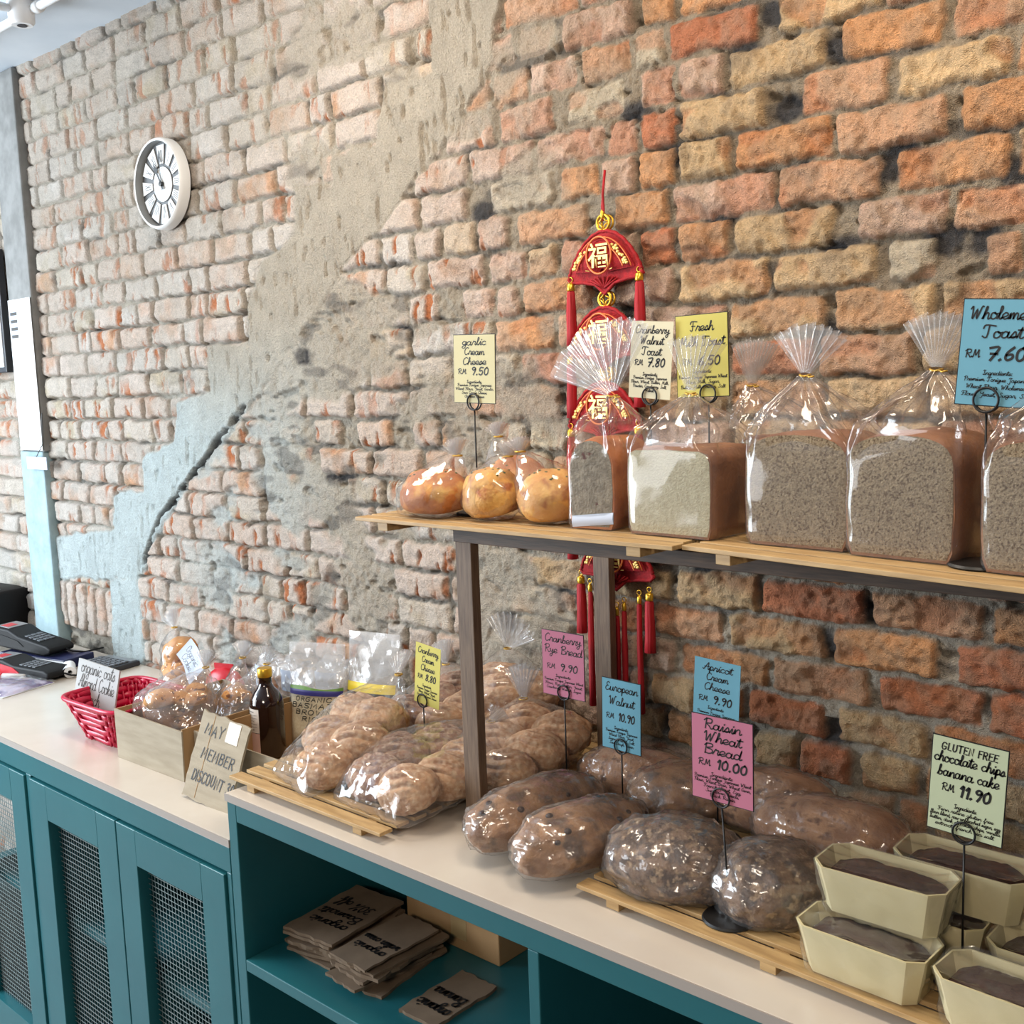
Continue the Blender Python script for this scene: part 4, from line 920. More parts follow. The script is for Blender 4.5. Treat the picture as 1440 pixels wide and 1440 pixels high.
wrapped_loaf('smooth brown loaf in cling film behind the upper banana cake', (-.668, -.19, ZD), (.115, .062, .092), rad(6), 'brown_crust', 28)

# ------------------------------------------------------------------ banana cakes
def cake(label, loc, rz=0.0, seed=0, L=.156, Wd=.080, H=.058):
    t = thing('banana_cake', label, 'cake', loc, rz, 'chocolate banana cakes in paper pans'); rr = random.Random(seed)
    def oct_(l, w, z, c): a, b = l/2, w/2; return [(-a+c, -b, z), (a-c, -b, z), (a, -b+c, z), (a, b-c, z), (a-c, b, z), (-a+c, b, z), (-a, b-c, z), (-a, -b+c, z)]
    lo = oct_(L*.84, Wd*.74, .0008, .012); hi = oct_(L, Wd, H, .015); hi2 = oct_(L-.004, Wd-.004, H, .015); lo2 = oct_(L*.84-.004, Wd*.74-.004, .003, .012)
    hi = [(x, y, z+rr.uniform(-.0012, .0012)) for x, y, z in hi]; hi2 = [(x, y, hi[i][2]) for i, (x, y, z) in enumerate(hi2)]
    vs = lo+hi+hi2+lo2; fs = [tuple(range(7, -1, -1)), tuple(24+i for i in range(8))]
    for i in range(8):
        j = (i+1) % 8; fs += [(i, j, 8+j, 8+i), (8+i, 8+j, 16+j, 16+i), (16+i, 16+j, 24+j, 24+i)]
    p = MB().add(vs, fs).obj('paper_pan', 'cake_paper', t)
    def top(u, v):
        x = (u-.5)*2; y = (v-.5)*2; e = (1-abs(x)**6)*(1-abs(y)**6)
        c = 1-.28*max(0, abs(x)+abs(y)-1.6)
        return (x*(L*.44)*c, y*(Wd*.40)*c, H*.66+.017*e*(1-.25*y*y-.15*x*x)+.003*nz((x*3, y*2, seed), 1.4)+.0015*nz((x*9, y*7, seed), 1.3))
    MB().grid(top, 40, 22).obj('cake_top', 'cake_top', t, True)
    # film over the pan
    def over(u, v):
        x = (u-.5)*2; y = (v-.5)*2; m = max(abs(x), abs(y))
        z = H+.0015-(.010*(1-m**2))+.0035*ridge((x*.05+.01*y, y*.05, seed*.1), 32, seed)
        c = 1-.36*max(0, abs(x)+abs(y)-1.56)
        return (x*(L/2+.001)*c, y*(Wd/2+.001)*c, max(z, H*.66+.0215*(1-m**4)*.86+.0005))
    mb = MB().grid(over, 46, 26)
    oc = oct_(L, Wd, 0, .015); ol = oct_(L*.84, Wd*.74, 0, .012)
    def side(u, v):
        q = u*8; i = int(q) % 8; f = q-int(q); j = (i+1) % 8; k = 1-v
        hx, hy = [oc[i][m]+(oc[j][m]-oc[i][m])*f for m in (0, 1)]; lx, ly = [ol[i][m]+(ol[j][m]-ol[i][m])*f for m in (0, 1)]
        x, y = lx+(hx-lx)*k, ly+(hy-ly)*k; r_ = math.hypot(x, y)
        e = .0012+.006*max(0, ridge((x, y, v*.06), 24, seed+2))**2*(.2+v)
        return (x*(1+e/r_), y*(1+e/r_), max(.0005, H*k))
    mb.grid(side, 96, 12, wrapu=True)
    mb.obj('cling_film', 'pan_film', t, True)
    return t
cake('chocolate banana cake in a cream paper pan on top of the front left pan', (-.490, -.422, ZD+.0605), rad(1), 1)
cake('chocolate banana cake in a cream paper pan underneath the topmost front pan', (-.493, -.465, ZD+.0005), rad(-2), 2)
cake('chocolate banana cake in a cream paper pan at the front, cut off by the frame', (-.328, -.475, ZD+.0005), rad(-3), 3)
cake('chocolate banana cake pan, upper one of the back stack behind the gluten free card', (-.428, -.338, ZD+.0605), rad(1), 4)
cake('chocolate banana cake pan, lower one of the back stack behind the gluten free card', (-.468, -.360, ZD+.0005), rad(0), 5)
cake('chocolate banana cake pan, upper one of the right back stack at the frame edge', (-.262, -.365, ZD+.0605), rad(2), 6)
cake('chocolate banana cake pan, lower one of the right back stack at the frame edge', (-.305, -.375, ZD+.0005), rad(-1), 7)

# ------------------------------------------------------------------ price cards and their wire stands
def price(key, c, w, h, roll, ring, paper, base_z, lines, label, stand_label, base_dx=0.0, border=True, yaw=0.0):
    y = c[1]
    s = thing('card_stand', stand_label, 'card stand', (ring[0]+base_dx, y, base_z), 0, 'black wire card stands')
    hz = ring[1]-base_z; dx = -base_dx
    sharp(MB().lathe([(0, 0), (.034, 0), (.036, .002), (.034, .0045), (.004, .006), (0, .006)], 40).obj('base', 'black_metal', s))
    MB().tube([(0, 0, .004), (dx*.5, 0, hz*.5), (dx, 0, hz-.012)], .0013, 8).obj('rod', 'black_metal', s, True)
    n = 28; mb = MB()
    for yy in (-.0028, .0028): mb.tube([(dx+.0125*math.cos(2*PI*k/n), yy, hz+.0125*math.sin(2*PI*k/n)) for k in range(n)], .0013, 8, closed=True)
    mb.obj('ring_clip', 'black_metal', s, True)
    t = thing('price_card', label, 'price card', c, 0, None, rot=(0, rad(-roll), rad(yaw)))
    nseg = 10
    def sheetm(ww, hh, y0, y1):
        mb = MB(); cv = lambda x: -.004*(x/(w/2))**2*.5
        vs = [];
        for yy in (y0, y1):
            for i in range(nseg+1):
                x = -ww/2+ww*i/nseg
                for z in (-hh/2, hh/2): vs.append((x, yy, z))
        k = 2*(nseg+1); fs = []
        for i in range(nseg):
            a = 2*i; fs += [(a, a+2, a+3, a+1), (k+a, k+a+1, k+a+3, k+a+2), (a, k+a, k+a+2, a+2), (a+1, a+3, k+a+3, k+a+1)]
        fs += [(0, 1, k+1, k), (2*nseg, k+2*nseg, k+2*nseg+1, 2*nseg+1)]
        return mb.add(vs, fs)
    if border: sheetm(w, h, -.0002, .0006).obj('black_backing', 'ink', t)
    b = .0022 if border else 0
    sheetm(w-b, h-b, -.0008, -.0002).obj('paper', paper, t)
    mb = MB()
    for ln in lines:
        txt, xh, by, wt, st = ln[:5]; wd = ln[5]*w if len(ln) > 5 else None; cx = ln[6]*w if len(ln) > 6 else 0
        write(mb, txt, xh*h, cx, by*h, wt, st, k=4 if xh > .03 else 2, width=wd, y=-.0011, jit=.4)
    mb.obj('lettering', 'ink', t)
ING = [('Ingredients:', .022, -.205, .0007, 's', .36)]
def ing(*ls, y0=-.262, dy=.052): return ING+[(l, .02, y0-dy*i, .0007, 's', min(.92, .034*len(l))) for i, l in enumerate(ls)]
def rm(p, by=.0): return [('RM', .036, by, .0011, 's', .22, -.29), (p, .052, by-.012, .0022, 's', .42, .13)]
def names3(a, b, c=None):
    if c: return [(a, .052, .345, .0014, 's', min(.86, .085*len(a)+.06)), (b, .052, .205, .0014, 's', min(.86, .085*len(b)+.06)), (c, .052, .065, .0014, 's', min(.86, .085*len(c)+.06))]
    return [(a, .055, .315, .0014, 's', min(.9, .085*len(a)+.08)), (b, .055, .165, .0014, 's', min(.9, .085*len(b)+.08))]
J1, J2 = 'Premium Torigue Japanese', 'Wheat Flour, Wholemeal'
price('garlic', (-1.170, -.38, 1.730), .090, .107, -2, (-1.173, 1.679), 'paper_cream', ZT, names3('garlic', 'Cream', 'Cheese')+rm('9.50', -.07)+ing(J1, 'Wheat Flour, Yeast, Garlic,', 'Sour Cream Cheese,', 'Cheddar Cheese', y0=-.25, dy=.055), 'cream price card lettered garlic Cream Cheese above the left end of the rack', 'wire stand holding the garlic cream cheese card behind the rounded bun')
price('cranw', (-.901, -.29, 1.733), .0728, .111, -4.5, (-.903, 1.681), 'paper_ivory', ZT, names3('Cranberry', 'Walnut', 'Toast')+rm('7.80', -.07)+ing(J1, 'Flour, Wheat, Butter, Milk,', 'Powder, Cranberry, Salt,', 'Walnut', y0=-.25, dy=.055), 'ivory price card lettered Cranberry Walnut Toast, next to the red fan hanging', 'wire stand holding the cranberry walnut toast card', border=False)
price('milk', (-.818, -.285, 1.736), .0856, .116, 1, (-.808, 1.683), 'paper_yellow', ZT, [('Fresh', .056, .30, .0015, 's', .46), ('Milk Toast', .056, .12, .0015, 's', .86)]+rm('6.50', -.10)+ing(J1+' Wheat', 'Flour, Milk, Sugar,', 'Butter, Milk Powder, Salt', y0=-.27, dy=.06), 'yellow price card lettered Fresh Milk Toast above the square white loaf', 'wire stand holding the fresh milk toast card')
price('whole', (-.366, -.45, 1.722), .0812, .1088, -4.5, (-.378, 1.675), 'paper_blue', ZT+.0, [('Wholemeal', .058, .31, .0016, 's', .84), ('Toast', .058, .14, .0016, 's', .5)]+[('RM', .036, -.045, .0012, 's', .2, -.33), ('7.60', .058, -.065, .0026, 's', .46, .08)]+ing(J1, J2, 'Flour, Yeast, Sugar, Salt', y0=-.265, dy=.07), 'large blue price card lettered Wholemeal Toast at the right frame edge', 'wire stand in front of the gap between the two right wholemeal loaves')
price('cccc', (-1.425, -.27, 1.173), .0660, .116, -6, (-1.440, 1.123), 'paper_yellow', ZD, names3('Cranberry', 'Cream', 'Cheese')+rm('8.80', -.08)+ing(J1, 'Flour, Wheat, Yeast,', 'Cranberry, Cream Cheese', y0=-.26, dy=.055), 'pale yellow price card lettered Cranberry Cream Cheese among the bagged rolls', 'wire stand among the bags of rolls left of the oak posts', border=False)
price('rye', (-1.132, -.23, 1.230), .0920, .114, 0, (-1.131, 1.182), 'paper_pink', ZC, [('Cranberry', .060, .33, .0015, 's', .86), ('Rye Bread', .060, .16, .0015, 's', .9)]+rm('9.90', -.08)+ing(J1+' Wheat', 'Flour, Rye, Butter, Yeast,', 'Cranberry, Walnut, Sugar', y0=-.27, dy=.06), 'pink price card lettered Cranberry Rye Bread between the two oak posts', 'wire stand behind the long pale loaf, between the oak posts')
price('euro', (-1.011, -.232, 1.164), .0780, .1195, -1, (-1.012, 1.113), 'paper_blue', ZC+.001, [('European', .058, .33, .0015, 's', .84), ('Walnut', .058, .14, .0015, 's', .66)]+rm('10.90', -.06)+ing(J1, 'Wheat Flour, Yeast,', 'Sugar, Walnut, Salt,', 'Sour Dough, Raisin', y0=-.255, dy=.055), 'blue price card lettered European Walnut just right of the back oak post', 'wire stand behind the fruit-studded loaf')
price('apri', (-.822, -.25, 1.235), .0778, .1084, -3, (-.822, 1.188), 'paper_blue', ZC+.02, names3('Apricot', 'Cream', 'Cheese')+rm('9.90', -.10)+ing(J1, 'Wheat Flour, Yeast,', 'Apricot, Cream Cheese', y0=-.28, dy=.06), 'blue price card lettered Apricot Cream Cheese half hidden behind the pink raisin card', 'wire stand behind the dark walnut loaf', border=False)
price('rais', (-.696, -.445, 1.220), .0903, .1139, 0, (-.697, 1.171), 'paper_pink', ZD, [('Raisin', .058, .345, .0018, 's', .62), ('Wheat', .058, .20, .0018, 's', .62), ('Bread', .058, .055, .0018, 's', .62)]+[('RM', .036, -.09, .0012, 's', .22, -.29), ('10.00', .052, -.10, .0026, 's', .5, .15)]+ing(J1+' Wheat', 'Flour, Wheat Bran, Wheat Germ,', 'French Yeast, Egg,', 'Sunflower Seeds,', 'Black Raisin', y0=-.245, dy=.05), 'large pink price card lettered Raisin Wheat Bread at the front of the right tray', 'wire stand with a wide round base in front of the dark raisin loaf', base_dx=.010)
price('glut', (-.407, -.40, 1.236), .0841, .1135, -3, (-.409, 1.185), 'paper_pale', ZD, [('GLUTEN FREE', .036, .36, .0016, 'p', .74), ('chocolate chips', .055, .235, .0016, 's', .92), ('banana cake', .055, .09, .0016, 's', .8)]+[('RM', .038, -.06, .0012, 's', .18, -.25), ('11.90', .055, -.085, .0028, 's', .42, .10)]+[('Ingredients:', .024, -.225, .0007, 's', .3)]+[(l, .021, -.28-.052*i, .0007, 's', min(.92, .032*len(l))) for i, l in enumerate(['Fern reline gluten free', 'flour blend, raw unbleached sugar, egg', 'butter, dark chocolate chips, vanilla', 'extract, french sea salt'])], 'pale green price card lettered GLUTEN FREE chocolate chips banana cake at the right', 'wire stand among the banana cake pans')
# ------------------------------------------------------------------ left worktop: boxes, basket, packs
ZL = .8998
def basket():
    t = thing('woven_basket', 'small woven crimson basket on the lower worktop holding a handwritten card', 'basket', (-2.365, -.372, ZL), rad(2))
    L0, W0, L1, W1, H = .155, .15, .255, .215, .098; n = 34; rows = 7
    mb = MB()
    def ringpt(k, z, off):
        f = z/H; a = (L0+(L1-L0)*f)/2+off; b = (W0+(W1-W0)*f)/2+off; th = 2*PI*k/n
        ex = .35; return (a*math.copysign(abs(math.cos(th))**ex, math.cos(th)), b*math.copysign(abs(math.sin(th))**ex, math.sin(th)), z)
    for r in range(rows):
        z = .006+(H-.012)*r/(rows-1); vs = []; fs = []; N = n*2
        for k in range(N):
            o = .0026*math.cos(PI*(k/2+r)*1.0)
            for dz, oo in ((-.0074, o), (.0074, o), (.0074, o-.0014), (-.0074, o-.0014)): vs.append(ringpt(k/2, max(.001, z+dz), oo))
        for k in range(N):
            a, b = k*4, ((k+1) % N)*4
            fs += [(a, b, b+1, a+1), (a+1, b+1, b+2, a+2), (a+2, b+2, b+3, a+3), (a+3, b+3, b, a)]
        mb.add(vs, fs)
    for k in range(n): mb.tube([ringpt(k, z, -.0006+.0026*math.cos(PI*(k+j)+PI)*.6) for j, z in enumerate([.002, .02, .035, .05, .066, .082, H-.004])], .0032, 6)
    mb.obj('weave', 'basket_red', t, True)
    MB().tube([ringpt(k/2, H, .002) for k in range(n*2)], .0055, 8, closed=True).obj('rim', 'basket_red', t, True)
    MB().box((-.075, -.072, 0), (.075, .072, .003)).obj('bottom', 'basket_red', t)
basket()
t = thing('handwritten_card', 'white sign lettered organic oats Almond Cookie standing in the crimson basket', 'sign', (-2.468, -.395, ZL+.098), rot=(rad(-10), rad(6), rad(10)))
mb = MB(); mb.box((-.075, -.0022, -.075), (.075, .0022, .062)); mb.obj('board', 'card_grey', t)
mb = MB(); write(mb, 'organic oats', .0165, .0, .032, .0017, 's', width=.125, y=-.0027); write(mb, 'Almond Cookie', .0165, .0, -.004, .0017, 's', width=.132, y=-.0027); write(mb, 'Peach', .0165, -.01, -.040, .0017, 's', width=.06, y=-.0027); mb.obj('lettering', 'faint_ink', t)
def open_box(label, loc, L, D, H, rz, flap=True):
    t = thing('cardboard_box', label, 'box', loc, rz); th = .0035; e = .012
    sharp(MB().prism([(-L/2, 0), (L/2, 0), (L/2+e*.2, H*.97), (-L/2-e*.2, H)], -D/2, -D/2+th).obj('front_panel', 'cardboard', t))
    MB().prism([(-L/2, 0), (L/2, 0), (L/2, H), (-L/2, H)], D/2-th, D/2).obj('back_panel', 'cardboard', t)
    for s in (-1, 1): MB().box((s*L/2-th*(s > 0), -D/2+th, 0), (s*L/2+th*(s < 0), D/2-th, H)).obj('side_panel', 'cardboard_inside', t)
    MB().box((-L/2+th, -D/2+th, 0), (L/2-th, D/2-th, th)).obj('bottom_panel', 'cardboard_inside', t)
    return t
b1 = open_box('open cardboard box of cookie bags on the lower worktop, beside the crimson basket', (-2.108, -.325, ZL), .262, .285, .112, rad(1.5))
b2 = open_box('open cardboard box holding the dark bottle, behind the may member discount sign', (-1.812, -.285, ZL), .31, .30, .105, rad(1))
t = thing('cardboard_sign', 'cardboard sign lettered MAY MEMBER DISCOUNT 30 leaning on the box at the worktop edge', 'sign', (-1.829, -.508, ZL+.0015), rot=(rad(-20), rad(4), rad(3)))
mb = MB(); sheet(mb, .150, .172, .005, Matrix.Translation((0, .005, .086))@Matrix.Rotation(PI/2, 4, 'X'), 9); mb.obj('board', 'cardboard', t)
mb = MB(); write(mb, 'MAY', .0105, -.026, .130, .0028, 'p', width=.062, y=-.0008, jit=1); write(mb, 'MEMBER', .0105, .004, .083, .0028, 'p', width=.106, y=-.0008, jit=1); write(mb, 'DISCOUNT 30', .0105, .008, .036, .0028, 'p', width=.134, y=-.0008, jit=1)
mb.obj('lettering', 'ink', t)
MB().box((.012, -.0009, .128), (.050, -.0002, .1685)).obj('tape', 'tape', t)
MB().box((-.035, -.0006, .004), (-.0335, -.0002, .169)).obj('crease', 'cardboard_inside', t)

# cookie bags
def cookies(label, base, n, spread, top, seed, m='cookie_pale', r=.024, fan_dir=(0, .2, 1), neck=None, film_m='cookie_film'):
    rr = random.Random(seed); L = []
    for i in range(n):
        q = rr.uniform(.8, 1.15)*r
        L.append((base[0]+rr.uniform(-1, 1)*spread[0], base[1]+rr.uniform(-1, 1)*spread[1], base[2]+q*.6+rr.uniform(0, 1)*spread[2], (q, q*rr.uniform(.8, 1), q*.62)))
    nk = neck or (base[0], base[1]+.02, base[2]+top)
    return bread_bag(label, base, L, [(base[0]-spread[0]*1.3, base[1]-spread[1]*1.3, base[2]+.001), (base[0]+spread[0]*1.3, base[1]-spread[1]*1.3, base[2]+.001)], nk, (.04, 50, fan_dir), crust=(m,), seed=seed, name='cookie_bag', slash=False, group='bags of cookies', film_m=film_m, bun_name='cookie')
BZ = ZL+.0045
cookies('clear bag of golden cookies at the middle of the box beside the crimson basket', (-2.10, -.36, BZ), 9, (.055, .050, .115), .16, 31, r=.032, neck=(-2.08, -.33, BZ+.195))
cookies('clear bag of knobbly golden cookies at the right front of the cookie box', (-2.03, -.27, BZ), 7, (.035, .045, .115), .13, 32, r=.028, neck=(-2.005, -.22, BZ+.19), fan_dir=(.4, .1, 1))
cookies('clear bag of small cookies at the back of the cookie box', (-2.12, -.245, BZ), 7, (.05, .04, .12), .14, 33, r=.028, neck=(-2.10, -.22, BZ+.19))
t = thing('cookie_tub', 'orange brown packet in crinkled film at the left end of the cookie box', 'packet', (-2.183, -.345, BZ), rad(8))
MB().box((-.036, -.075, 0), (.036, .075, .118), bev=.010).obj('packet', 'orange_pack', t, True)
v, f = film_hull([(x, y, z) for x in (-.044, .044) for y in (-.086, .086) for z in (.0006, .128)]+[(0, 0, .165), (-.02, .04, .17)], amp=.008, fs=30, seed=41, floor=.0003); MB().add(v, f).obj('wrapper', 'cookie_film', t, True)
t = thing('cookie_label', 'white label sheet lying on the cookie bags in the cardboard box', 'label', (-2.19, -.30, BZ+.185), rot=(rad(-30), rad(35), rad(-10)))
MB().grid(lambda u, w_: ((u-.5)*.10, .006*math.sin(u*5)+.001, (w_-.5)*.055), 12, 4).obj('paper', 'paper_lilac', t, True)
mb = MB(); write(mb, 'Organic', .009, -.0, .008, .0012, 's', width=.06, y=-.008); write(mb, 'Cookie', .009, 0, -.012, .0012, 's', width=.05, y=-.008); mb.obj('lettering', 'faint_ink', t)
t = bread_bag('clear bag of big stacked chocolate chip cookies standing behind the cookie box', (-2.50, -.14, ZL), [(-2.50, -.14, ZL+.036, (.062, .055, .036)), (-2.50, -.14, ZL+.09, (.06, .05, .034)), (-2.51, -.14, ZL+.135, (.052, .045, .034))], [], (-2.545, -.13, ZL+.19), (.05, 45, (-.5, 0, 1)), crust=('cookie_pale',), seed=35, name='cookie_bag', slash=False, group='bags of cookies', film_m='bag_film', bun_name='cookie')
t = thing('red_packet', 'small red packet behind the cookie bags near the wall', 'packet', (-2.37, -.10, ZL), .3)
MB().blob(lambda d: (d.x*.06, d.y*.03, .052+d.z*.05*(1+.1*nz(d, 3))), 3).obj('pouch', 'red_plastic', t, True)
MB().box((-.03, -.002, .098), (.03, .002, .112)).obj('crimped_seal', 'red_plastic', t)
for i, (x, y, h, lab) in enumerate([(-2.14, -.10, .165, 'crinkled clear pack of pale snacks against the wall behind the cookie box'), (-2.02, -.11, .18, 'crinkled silvery clear pack against the wall left of the bottle'), (-1.93, -.08, .185, 'crinkled clear pack against the wall left of the basmati rice')]):
    t = thing('snack_pack', lab, 'packet', (x, y, ZL), .2*i-.2, 'crinkled snack packs')
    MB().blob(lambda d: (d.x*.045, d.y*.025, .06+d.z*.058*(1+.15*nz(d, 3, i))), 3).obj('contents', 'cookie', t, True)
    v, f = film_hull([(px, py, pz) for px in (-.055, .055) for py in (-.034, .034) for pz in (.0005, h*.8)]+[(-.05, 0, h), (.05, 0, h)], amp=.012, fs=34, seed=60+i, floor=.0003, target=.008); MB().add(v, f).obj('wrapper', 'silver_film', t, True)
    MB().grid(lambda u, w_: ((u-.5)*.07, -.040-.004*math.sin(u*6), h*.75+(w_-.5)*.05), 8, 3).obj('label', 'paper_lilac', t, True)

# bottle
t = thing('syrup_bottle', 'dark amber glass bottle with a gold cap and printed label in the cardboard box', 'bottle', (-1.955, -.262, ZL+.0036), rad(-18))
sharp(MB().lathe([(0, .002), (.030, 0), (.036, .004), (.037, .012), (.037, .118), (.035, .130), (.027, .146), (.018, .156), (.0145, .164), (.0138, .176), (.0155, .178), (.0155, .184), (.013, .186), (0, .186)], 40).obj('glass', 'amber_glass', t), 60)
sharp(MB().lathe([(.0158, .180), (.0162, .181), (.0162, .197), (.0150, .199), (0, .199)], 32).obj('cap', 'gold', t))
def wraplabel(a0, a1, z0, z1, m, nm, r=.0375):
    return MB().grid(lambda u, v: (r*math.sin(rad(a0+(a1-a0)*u)), -r*math.cos(rad(a0+(a1-a0)*u)), z0+(z1-z0)*v), 16, 2).obj(nm, m, t, True)
wraplabel(-80, -16, .020, .110, 'label_green', 'front_label'); wraplabel(-14, 44, .062, .115, 'label_white', 'nutrition_label'); wraplabel(-14, 44, .018, .061, 'label_pink', 'pink_label')
mb = MB(); 
for i in range(7):
    mb.grid(lambda u, v: (.0379*math.sin(rad(-10+(46 if i % 3 else 34)*u)), -.0379*math.cos(rad(-10+(46 if i % 3 else 34)*u)), .068+.0066*i+(.0016 if i in (0, 6) else .0008)*v), 8, 2)
mb.obj('print', 'label_text', t)
MB().blob(lambda d: (-.026+d.x*.010, -.0265+d.y*.002-d.x*.007, .062+d.z*.016), 2).obj('leaf_emblem', 'paper_white', t, True)

# rice bags
def rice(label, loc, rz, lean, w, h, band, body, words):
    t = thing('rice_bag', label, 'bag', loc, 0, None, rot=(rad(lean), 0, rz)); zt = h*.62
    def pil(s):
        def f(u, v):
            e = math.sin(PI*min(max(u, 0), 1))**.5*(1 if v < .55 else max(.15, 1-(v-.55)/.2*.85)); b = min(1, v*9+.25)
            return ((u-.5)*w*(1-.02*math.sin(PI*v)), s*.024*e*b+.0015*ridge((u*.2, v*.2, s), 25, 3), h*v)
        return f
    mb = MB(); mb.grid(lambda u, v: pil(-.86)(u, v*.54), 20, 16); mb.grid(lambda u, v: pil(.86)(u, v*.54), 20, 16); mb.obj('rice', 'rice_grain', t, True)
    mb = MB(); mb.grid(lambda u, v: pil(-1)(u, v*.56), 24, 16); mb.grid(lambda u, v: pil(1)(u, v*.56), 24, 16); mb.obj('bag', 'bag_film', t, True)
    mb = MB(); mb.grid(lambda u, v: pil(-1)(u, .56+v*.44), 24, 14); mb.grid(lambda u, v: pil(1)(u, .56+v*.44), 24, 14); q = mb.obj('bag_top', 'silver_film', t, True); q['label'] = 'empty crinkled top of the bag'
    def strip(v0, v1, m, nm, d=.0012, wave=0.0, u0=.015, u1=.985):
        def f(u, v):
            uu = u0+(u1-u0)*u; vv = v0+(v1-v0)*v+wave*math.sin(uu*7)*(v); p = pil(-1)(uu, vv); return (p[0], p[1]-d, p[2])
        return MB().grid(f, 24, 8).obj(nm, m, t, True)
    for b in band: strip(*b)
    mb = MB()
    for txt, xh, vz, wd, wt in words:
        tmp = MB(); write(tmp, txt, xh, 0, 0, wt, 'p', width=wd, y=0)
        for vs in [tmp]:
            V = []
            for x, y, z in vs.v: p = pil(-1)(x/w+.5, vz+z/h); V.append((p[0], p[1]-.0024, p[2]))
            mb.add(V, vs.f)
    mb.obj('lettering', body, t)
    return t
rice('clear bag lettered ORGANIC BASMATI BROWN RICE with a blue band beside the bottle', (-1.905, -.165, ZL+.004), rad(22), -4, .142, .238, [(.515, .565, 'label_blue', 'blue_band'), (.565, .59, 'label_lime', 'green_band', .0012, .012)], 'ink', [('ORGANIC', .0046, .462, .094, .0019), ('BASMATI', .0054, .398, .118, .0022), ('BROWN', .0052, .335, .098, .0022), ('RICE', .0052, .272, .062, .0019)])
rice('clear bag with a yellow band over a black label, leaning behind the basmati rice', (-1.795, -.105, ZL+.004), rad(14), -7, .135, .262, [(.50, .58, 'label_yellow', 'yellow_band'), (.28, .50, 'label_black', 'black_label')], 'label_yellow', [('ORGANIC', .0055, .40, .07, .002)])

# ------------------------------------------------------------------ till things at the far left
t = thing('receipt_printer', 'black boxy receipt printer at the far left of the lower worktop', 'printer', (-3.80, -.10, ZL), rad(8))
MB().box((-.09, -.10, 0), (.10, .10, .155), bev=.012).obj('housing', 'black_plastic', t, True)
MB().box((-.07, -.104, .02), (.08, -.099, .085), bev=.002).obj('front_panel', 'dark_plastic', t)
MB().grid(lambda u, v: (-.05+.11*u, -.02+.05*v-.02, .155+.03*math.sin(PI*v)*.9+.001), 8, 8).obj('paper_curl', 'paper_white', t, True)
t = thing('headset', 'black headset with a curved cable beside the receipt printer', 'headset', (-3.56, -.22, ZL))
for dx in (-.05, .02): sharp(MB().lathe([(0, -.014), (.028, -.012), (.034, 0), (.030, .012), (0, .013)], 24, Matrix.Translation((dx, 0, .04))@Matrix.Rotation(rad(75), 4, 'X')).obj('ear_cup', 'black_plastic', t))
MB().tube([(-.05, .0, .07), (-.03, .005, .105), (.02, .01, .115), (.07, .01, .085), (.075, .005, .05), (.045, .0, .035)], .004, 8).obj('headband', 'black_plastic', t, True)
def terminal(label, loc, rz, tilt, side, L=.20, Wd=.082, H=.05):
    t = thing('card_terminal', label, 'card terminal', loc, 0, 'card terminals by the till', rot=(0, rad(tilt), rz))
    prof = [(-L/2, 0), (L/2-.03, 0), (L/2, .012), (L/2, .026), (L/2-.02, .034), (-L*.05, H*.75), (-L*.22, H), (-L/2+.01, H), (-L/2, H*.8)]
    o = MB().prism(prof, -Wd/2, Wd/2).obj('housing', 'black_plastic', t); bv = o.modifiers.new('b', 'BEVEL'); bv.width = .006; bv.segments = 3; sharp(o, 50)
    MB().box((-L*.46, -Wd*.38, H+.0002), (-L*.24, Wd*.38, H+.0022), bev=.0008).obj('screen', 'grey_screen', t)
    q = MB().box((-L*.42, -Wd*.30, H+.0022), (-L*.30, Wd*.10, H+.0028)).obj('screen_banner', 'red_plastic', t)
    mb = MB(); a = math.atan2(.034-H*.75, L/2-.02+L*.05)
    M = Matrix.Translation((-L*.03, 0, H*.75-.0005))@Matrix.Rotation(-a, 4, 'Y')
    for i in range(4):
        for j in range(3): mb.box((.008+.018*i, -.030+.021*j, 0), (.021+.018*i, -.014+.021*j, .003), M, bev=.0008)
    mb.obj('keypad', 'key_grey', t)
    mb = MB(); mb.prism([(-L/2-.001, .006), (-L*.10, .010), (L*.05, .018), (-L*.05, .032), (-L*.3, .040), (-L/2-.001, .038)], -Wd/2-.0022, -Wd/2+.004); mb.obj('side_grip', side, t)
    MB().tube([(L/2-.004, .01, .018), (L/2+.02, .02, .010), (L/2+.04, .05, .004), (L/2+.05, .11, .004)], .0028, 8).obj('cable', 'black_plastic', t, True)
    return t
terminal('black card terminal with a red banner on its screen, raised behind the other', (-3.285, -.185, ZL+.038), rad(14), 4, 'black_plastic', .26, .09, .06)
terminal('black card terminal with a red side grip, nearest the crimson basket', (-3.12, -.275, ZL+.0005), rad(14), 0, 'red_plastic', .27, .085, .05)
t = thing('blue_notebook', 'navy blue notebook under the raised card terminal', 'notebook', (-3.22, -.17, ZL), rad(14))
MB().box((-.16, -.05, .0), (.13, .06, .030), bev=.002).obj('cover', 'navy_plastic', t)
MB().box((-.158, -.0515, .004), (.128, .0, .026)).obj('pages', 'paper_white', t)
t = thing('calculator', 'grey desk calculator lying near the wall behind the crimson basket', 'calculator', (-3.01, -.085, ZL), rad(8))
MB().box((-.075, -.055, 0), (.075, .055, .016), bev=.004).obj('housing', 'dark_plastic', t)
mb = MB()
for i in range(6):
    for j in range(4): mb.box((-.066+.0225*i, -.047+.0185*j, .016), (-.049+.0225*i, -.033+.0185*j, .0205), bev=.001)
mb.obj('keys', 'key_grey', t)
MB().box((-.066, .030, .016), (.066, .049, .0175)).obj('display', 'grey_screen', t)
t = thing('paper_roll', 'white receipt roll lying beside the calculator', 'paper roll', (-3.02, -.20, ZL+.017), rad(-25))
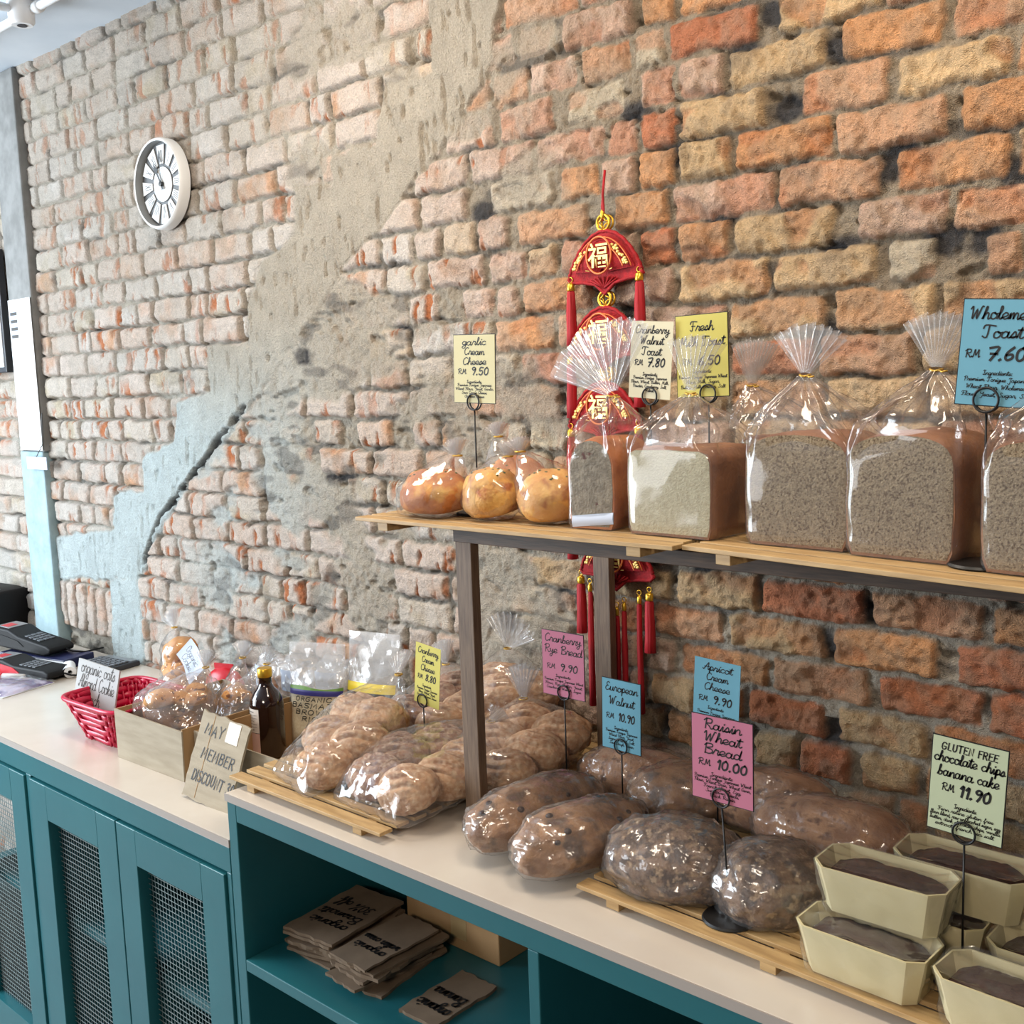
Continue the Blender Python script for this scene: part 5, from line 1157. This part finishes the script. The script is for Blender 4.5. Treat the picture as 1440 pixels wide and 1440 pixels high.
mb = MB(); mb.lathe([(.006, -.04), (.0165, -.04), (.0165, .04), (.006, .04), (.006, -.04)], 28, Matrix.Rotation(PI/2, 4, 'Y')); sharp(mb.obj('roll', 'paper_white', t))
MB().grid(lambda u, v: ((v-.5)*.079, -.006-.028*u, .0158-.016*u*u*1.9), 8, 3).obj('loose_end', 'paper_white', t, True)
t = thing('marker_pen', 'white marker pen with a black cap lying in front of the card terminals', 'pen', (-3.09, -.345, ZL+.017), rad(28))
MB().lathe([(0, -.045), (.008, -.045), (.009, -.04), (.009, .05), (0, .05)], 16, Matrix.Rotation(PI/2, 4, 'Y')).obj('barrel', 'paper_white', t, True)
MB().lathe([(0, -.10), (.008, -.098), (.010, -.09), (.010, -.042), (0, -.042)], 16, Matrix.Rotation(PI/2, 4, 'Y')).obj('cap', 'black_plastic', t, True)
MB().lathe([(.0092, -.035), (.0092, -.02)], 16, Matrix.Rotation(PI/2, 4, 'Y')).obj('red_stripe', 'red_plastic', t, True)
for i, (x, y, z, r_, lab) in enumerate([(-3.05, -.37, 0, 12, 'flat pack of purple pouches in clear plastic in front of the card terminals'), (-3.20, -.40, .0, 25, 'purple printed pouch lying left of the flat pack, at the frame edge')]):
    t = thing('purple_pack', lab, 'packet', (x, y, ZL+z), rad(r_), 'purple packs by the till')
    MB().grid(lambda u, v: ((u-.5)*.19, (v-.5)*.16*(1 if i == 0 else .5), .002+.014*(math.sin(PI*u)*math.sin(PI*v))**.4+.003*nz((u*3, v*3, i), 1.5)), 26, 20).obj('pouch', 'purple_pack', t, True)
    MB().grid(lambda u, v: ((u-.5)*.205, (v-.5)*.17*(1 if i == 0 else .5), .003+.017*(math.sin(PI*u)*math.sin(PI*v))**.35+.005*ridge((u*.2, v*.16, i), 30, 4)), 40, 30).obj('wrapper', 'cookie_film', t, True)
    mb = MB(); mb.box((-.097, -.082*(1 if i == 0 else .5), .0005), (.097, .082*(1 if i == 0 else .5), .002)); mb.obj('tray_card', 'paper_white', t)
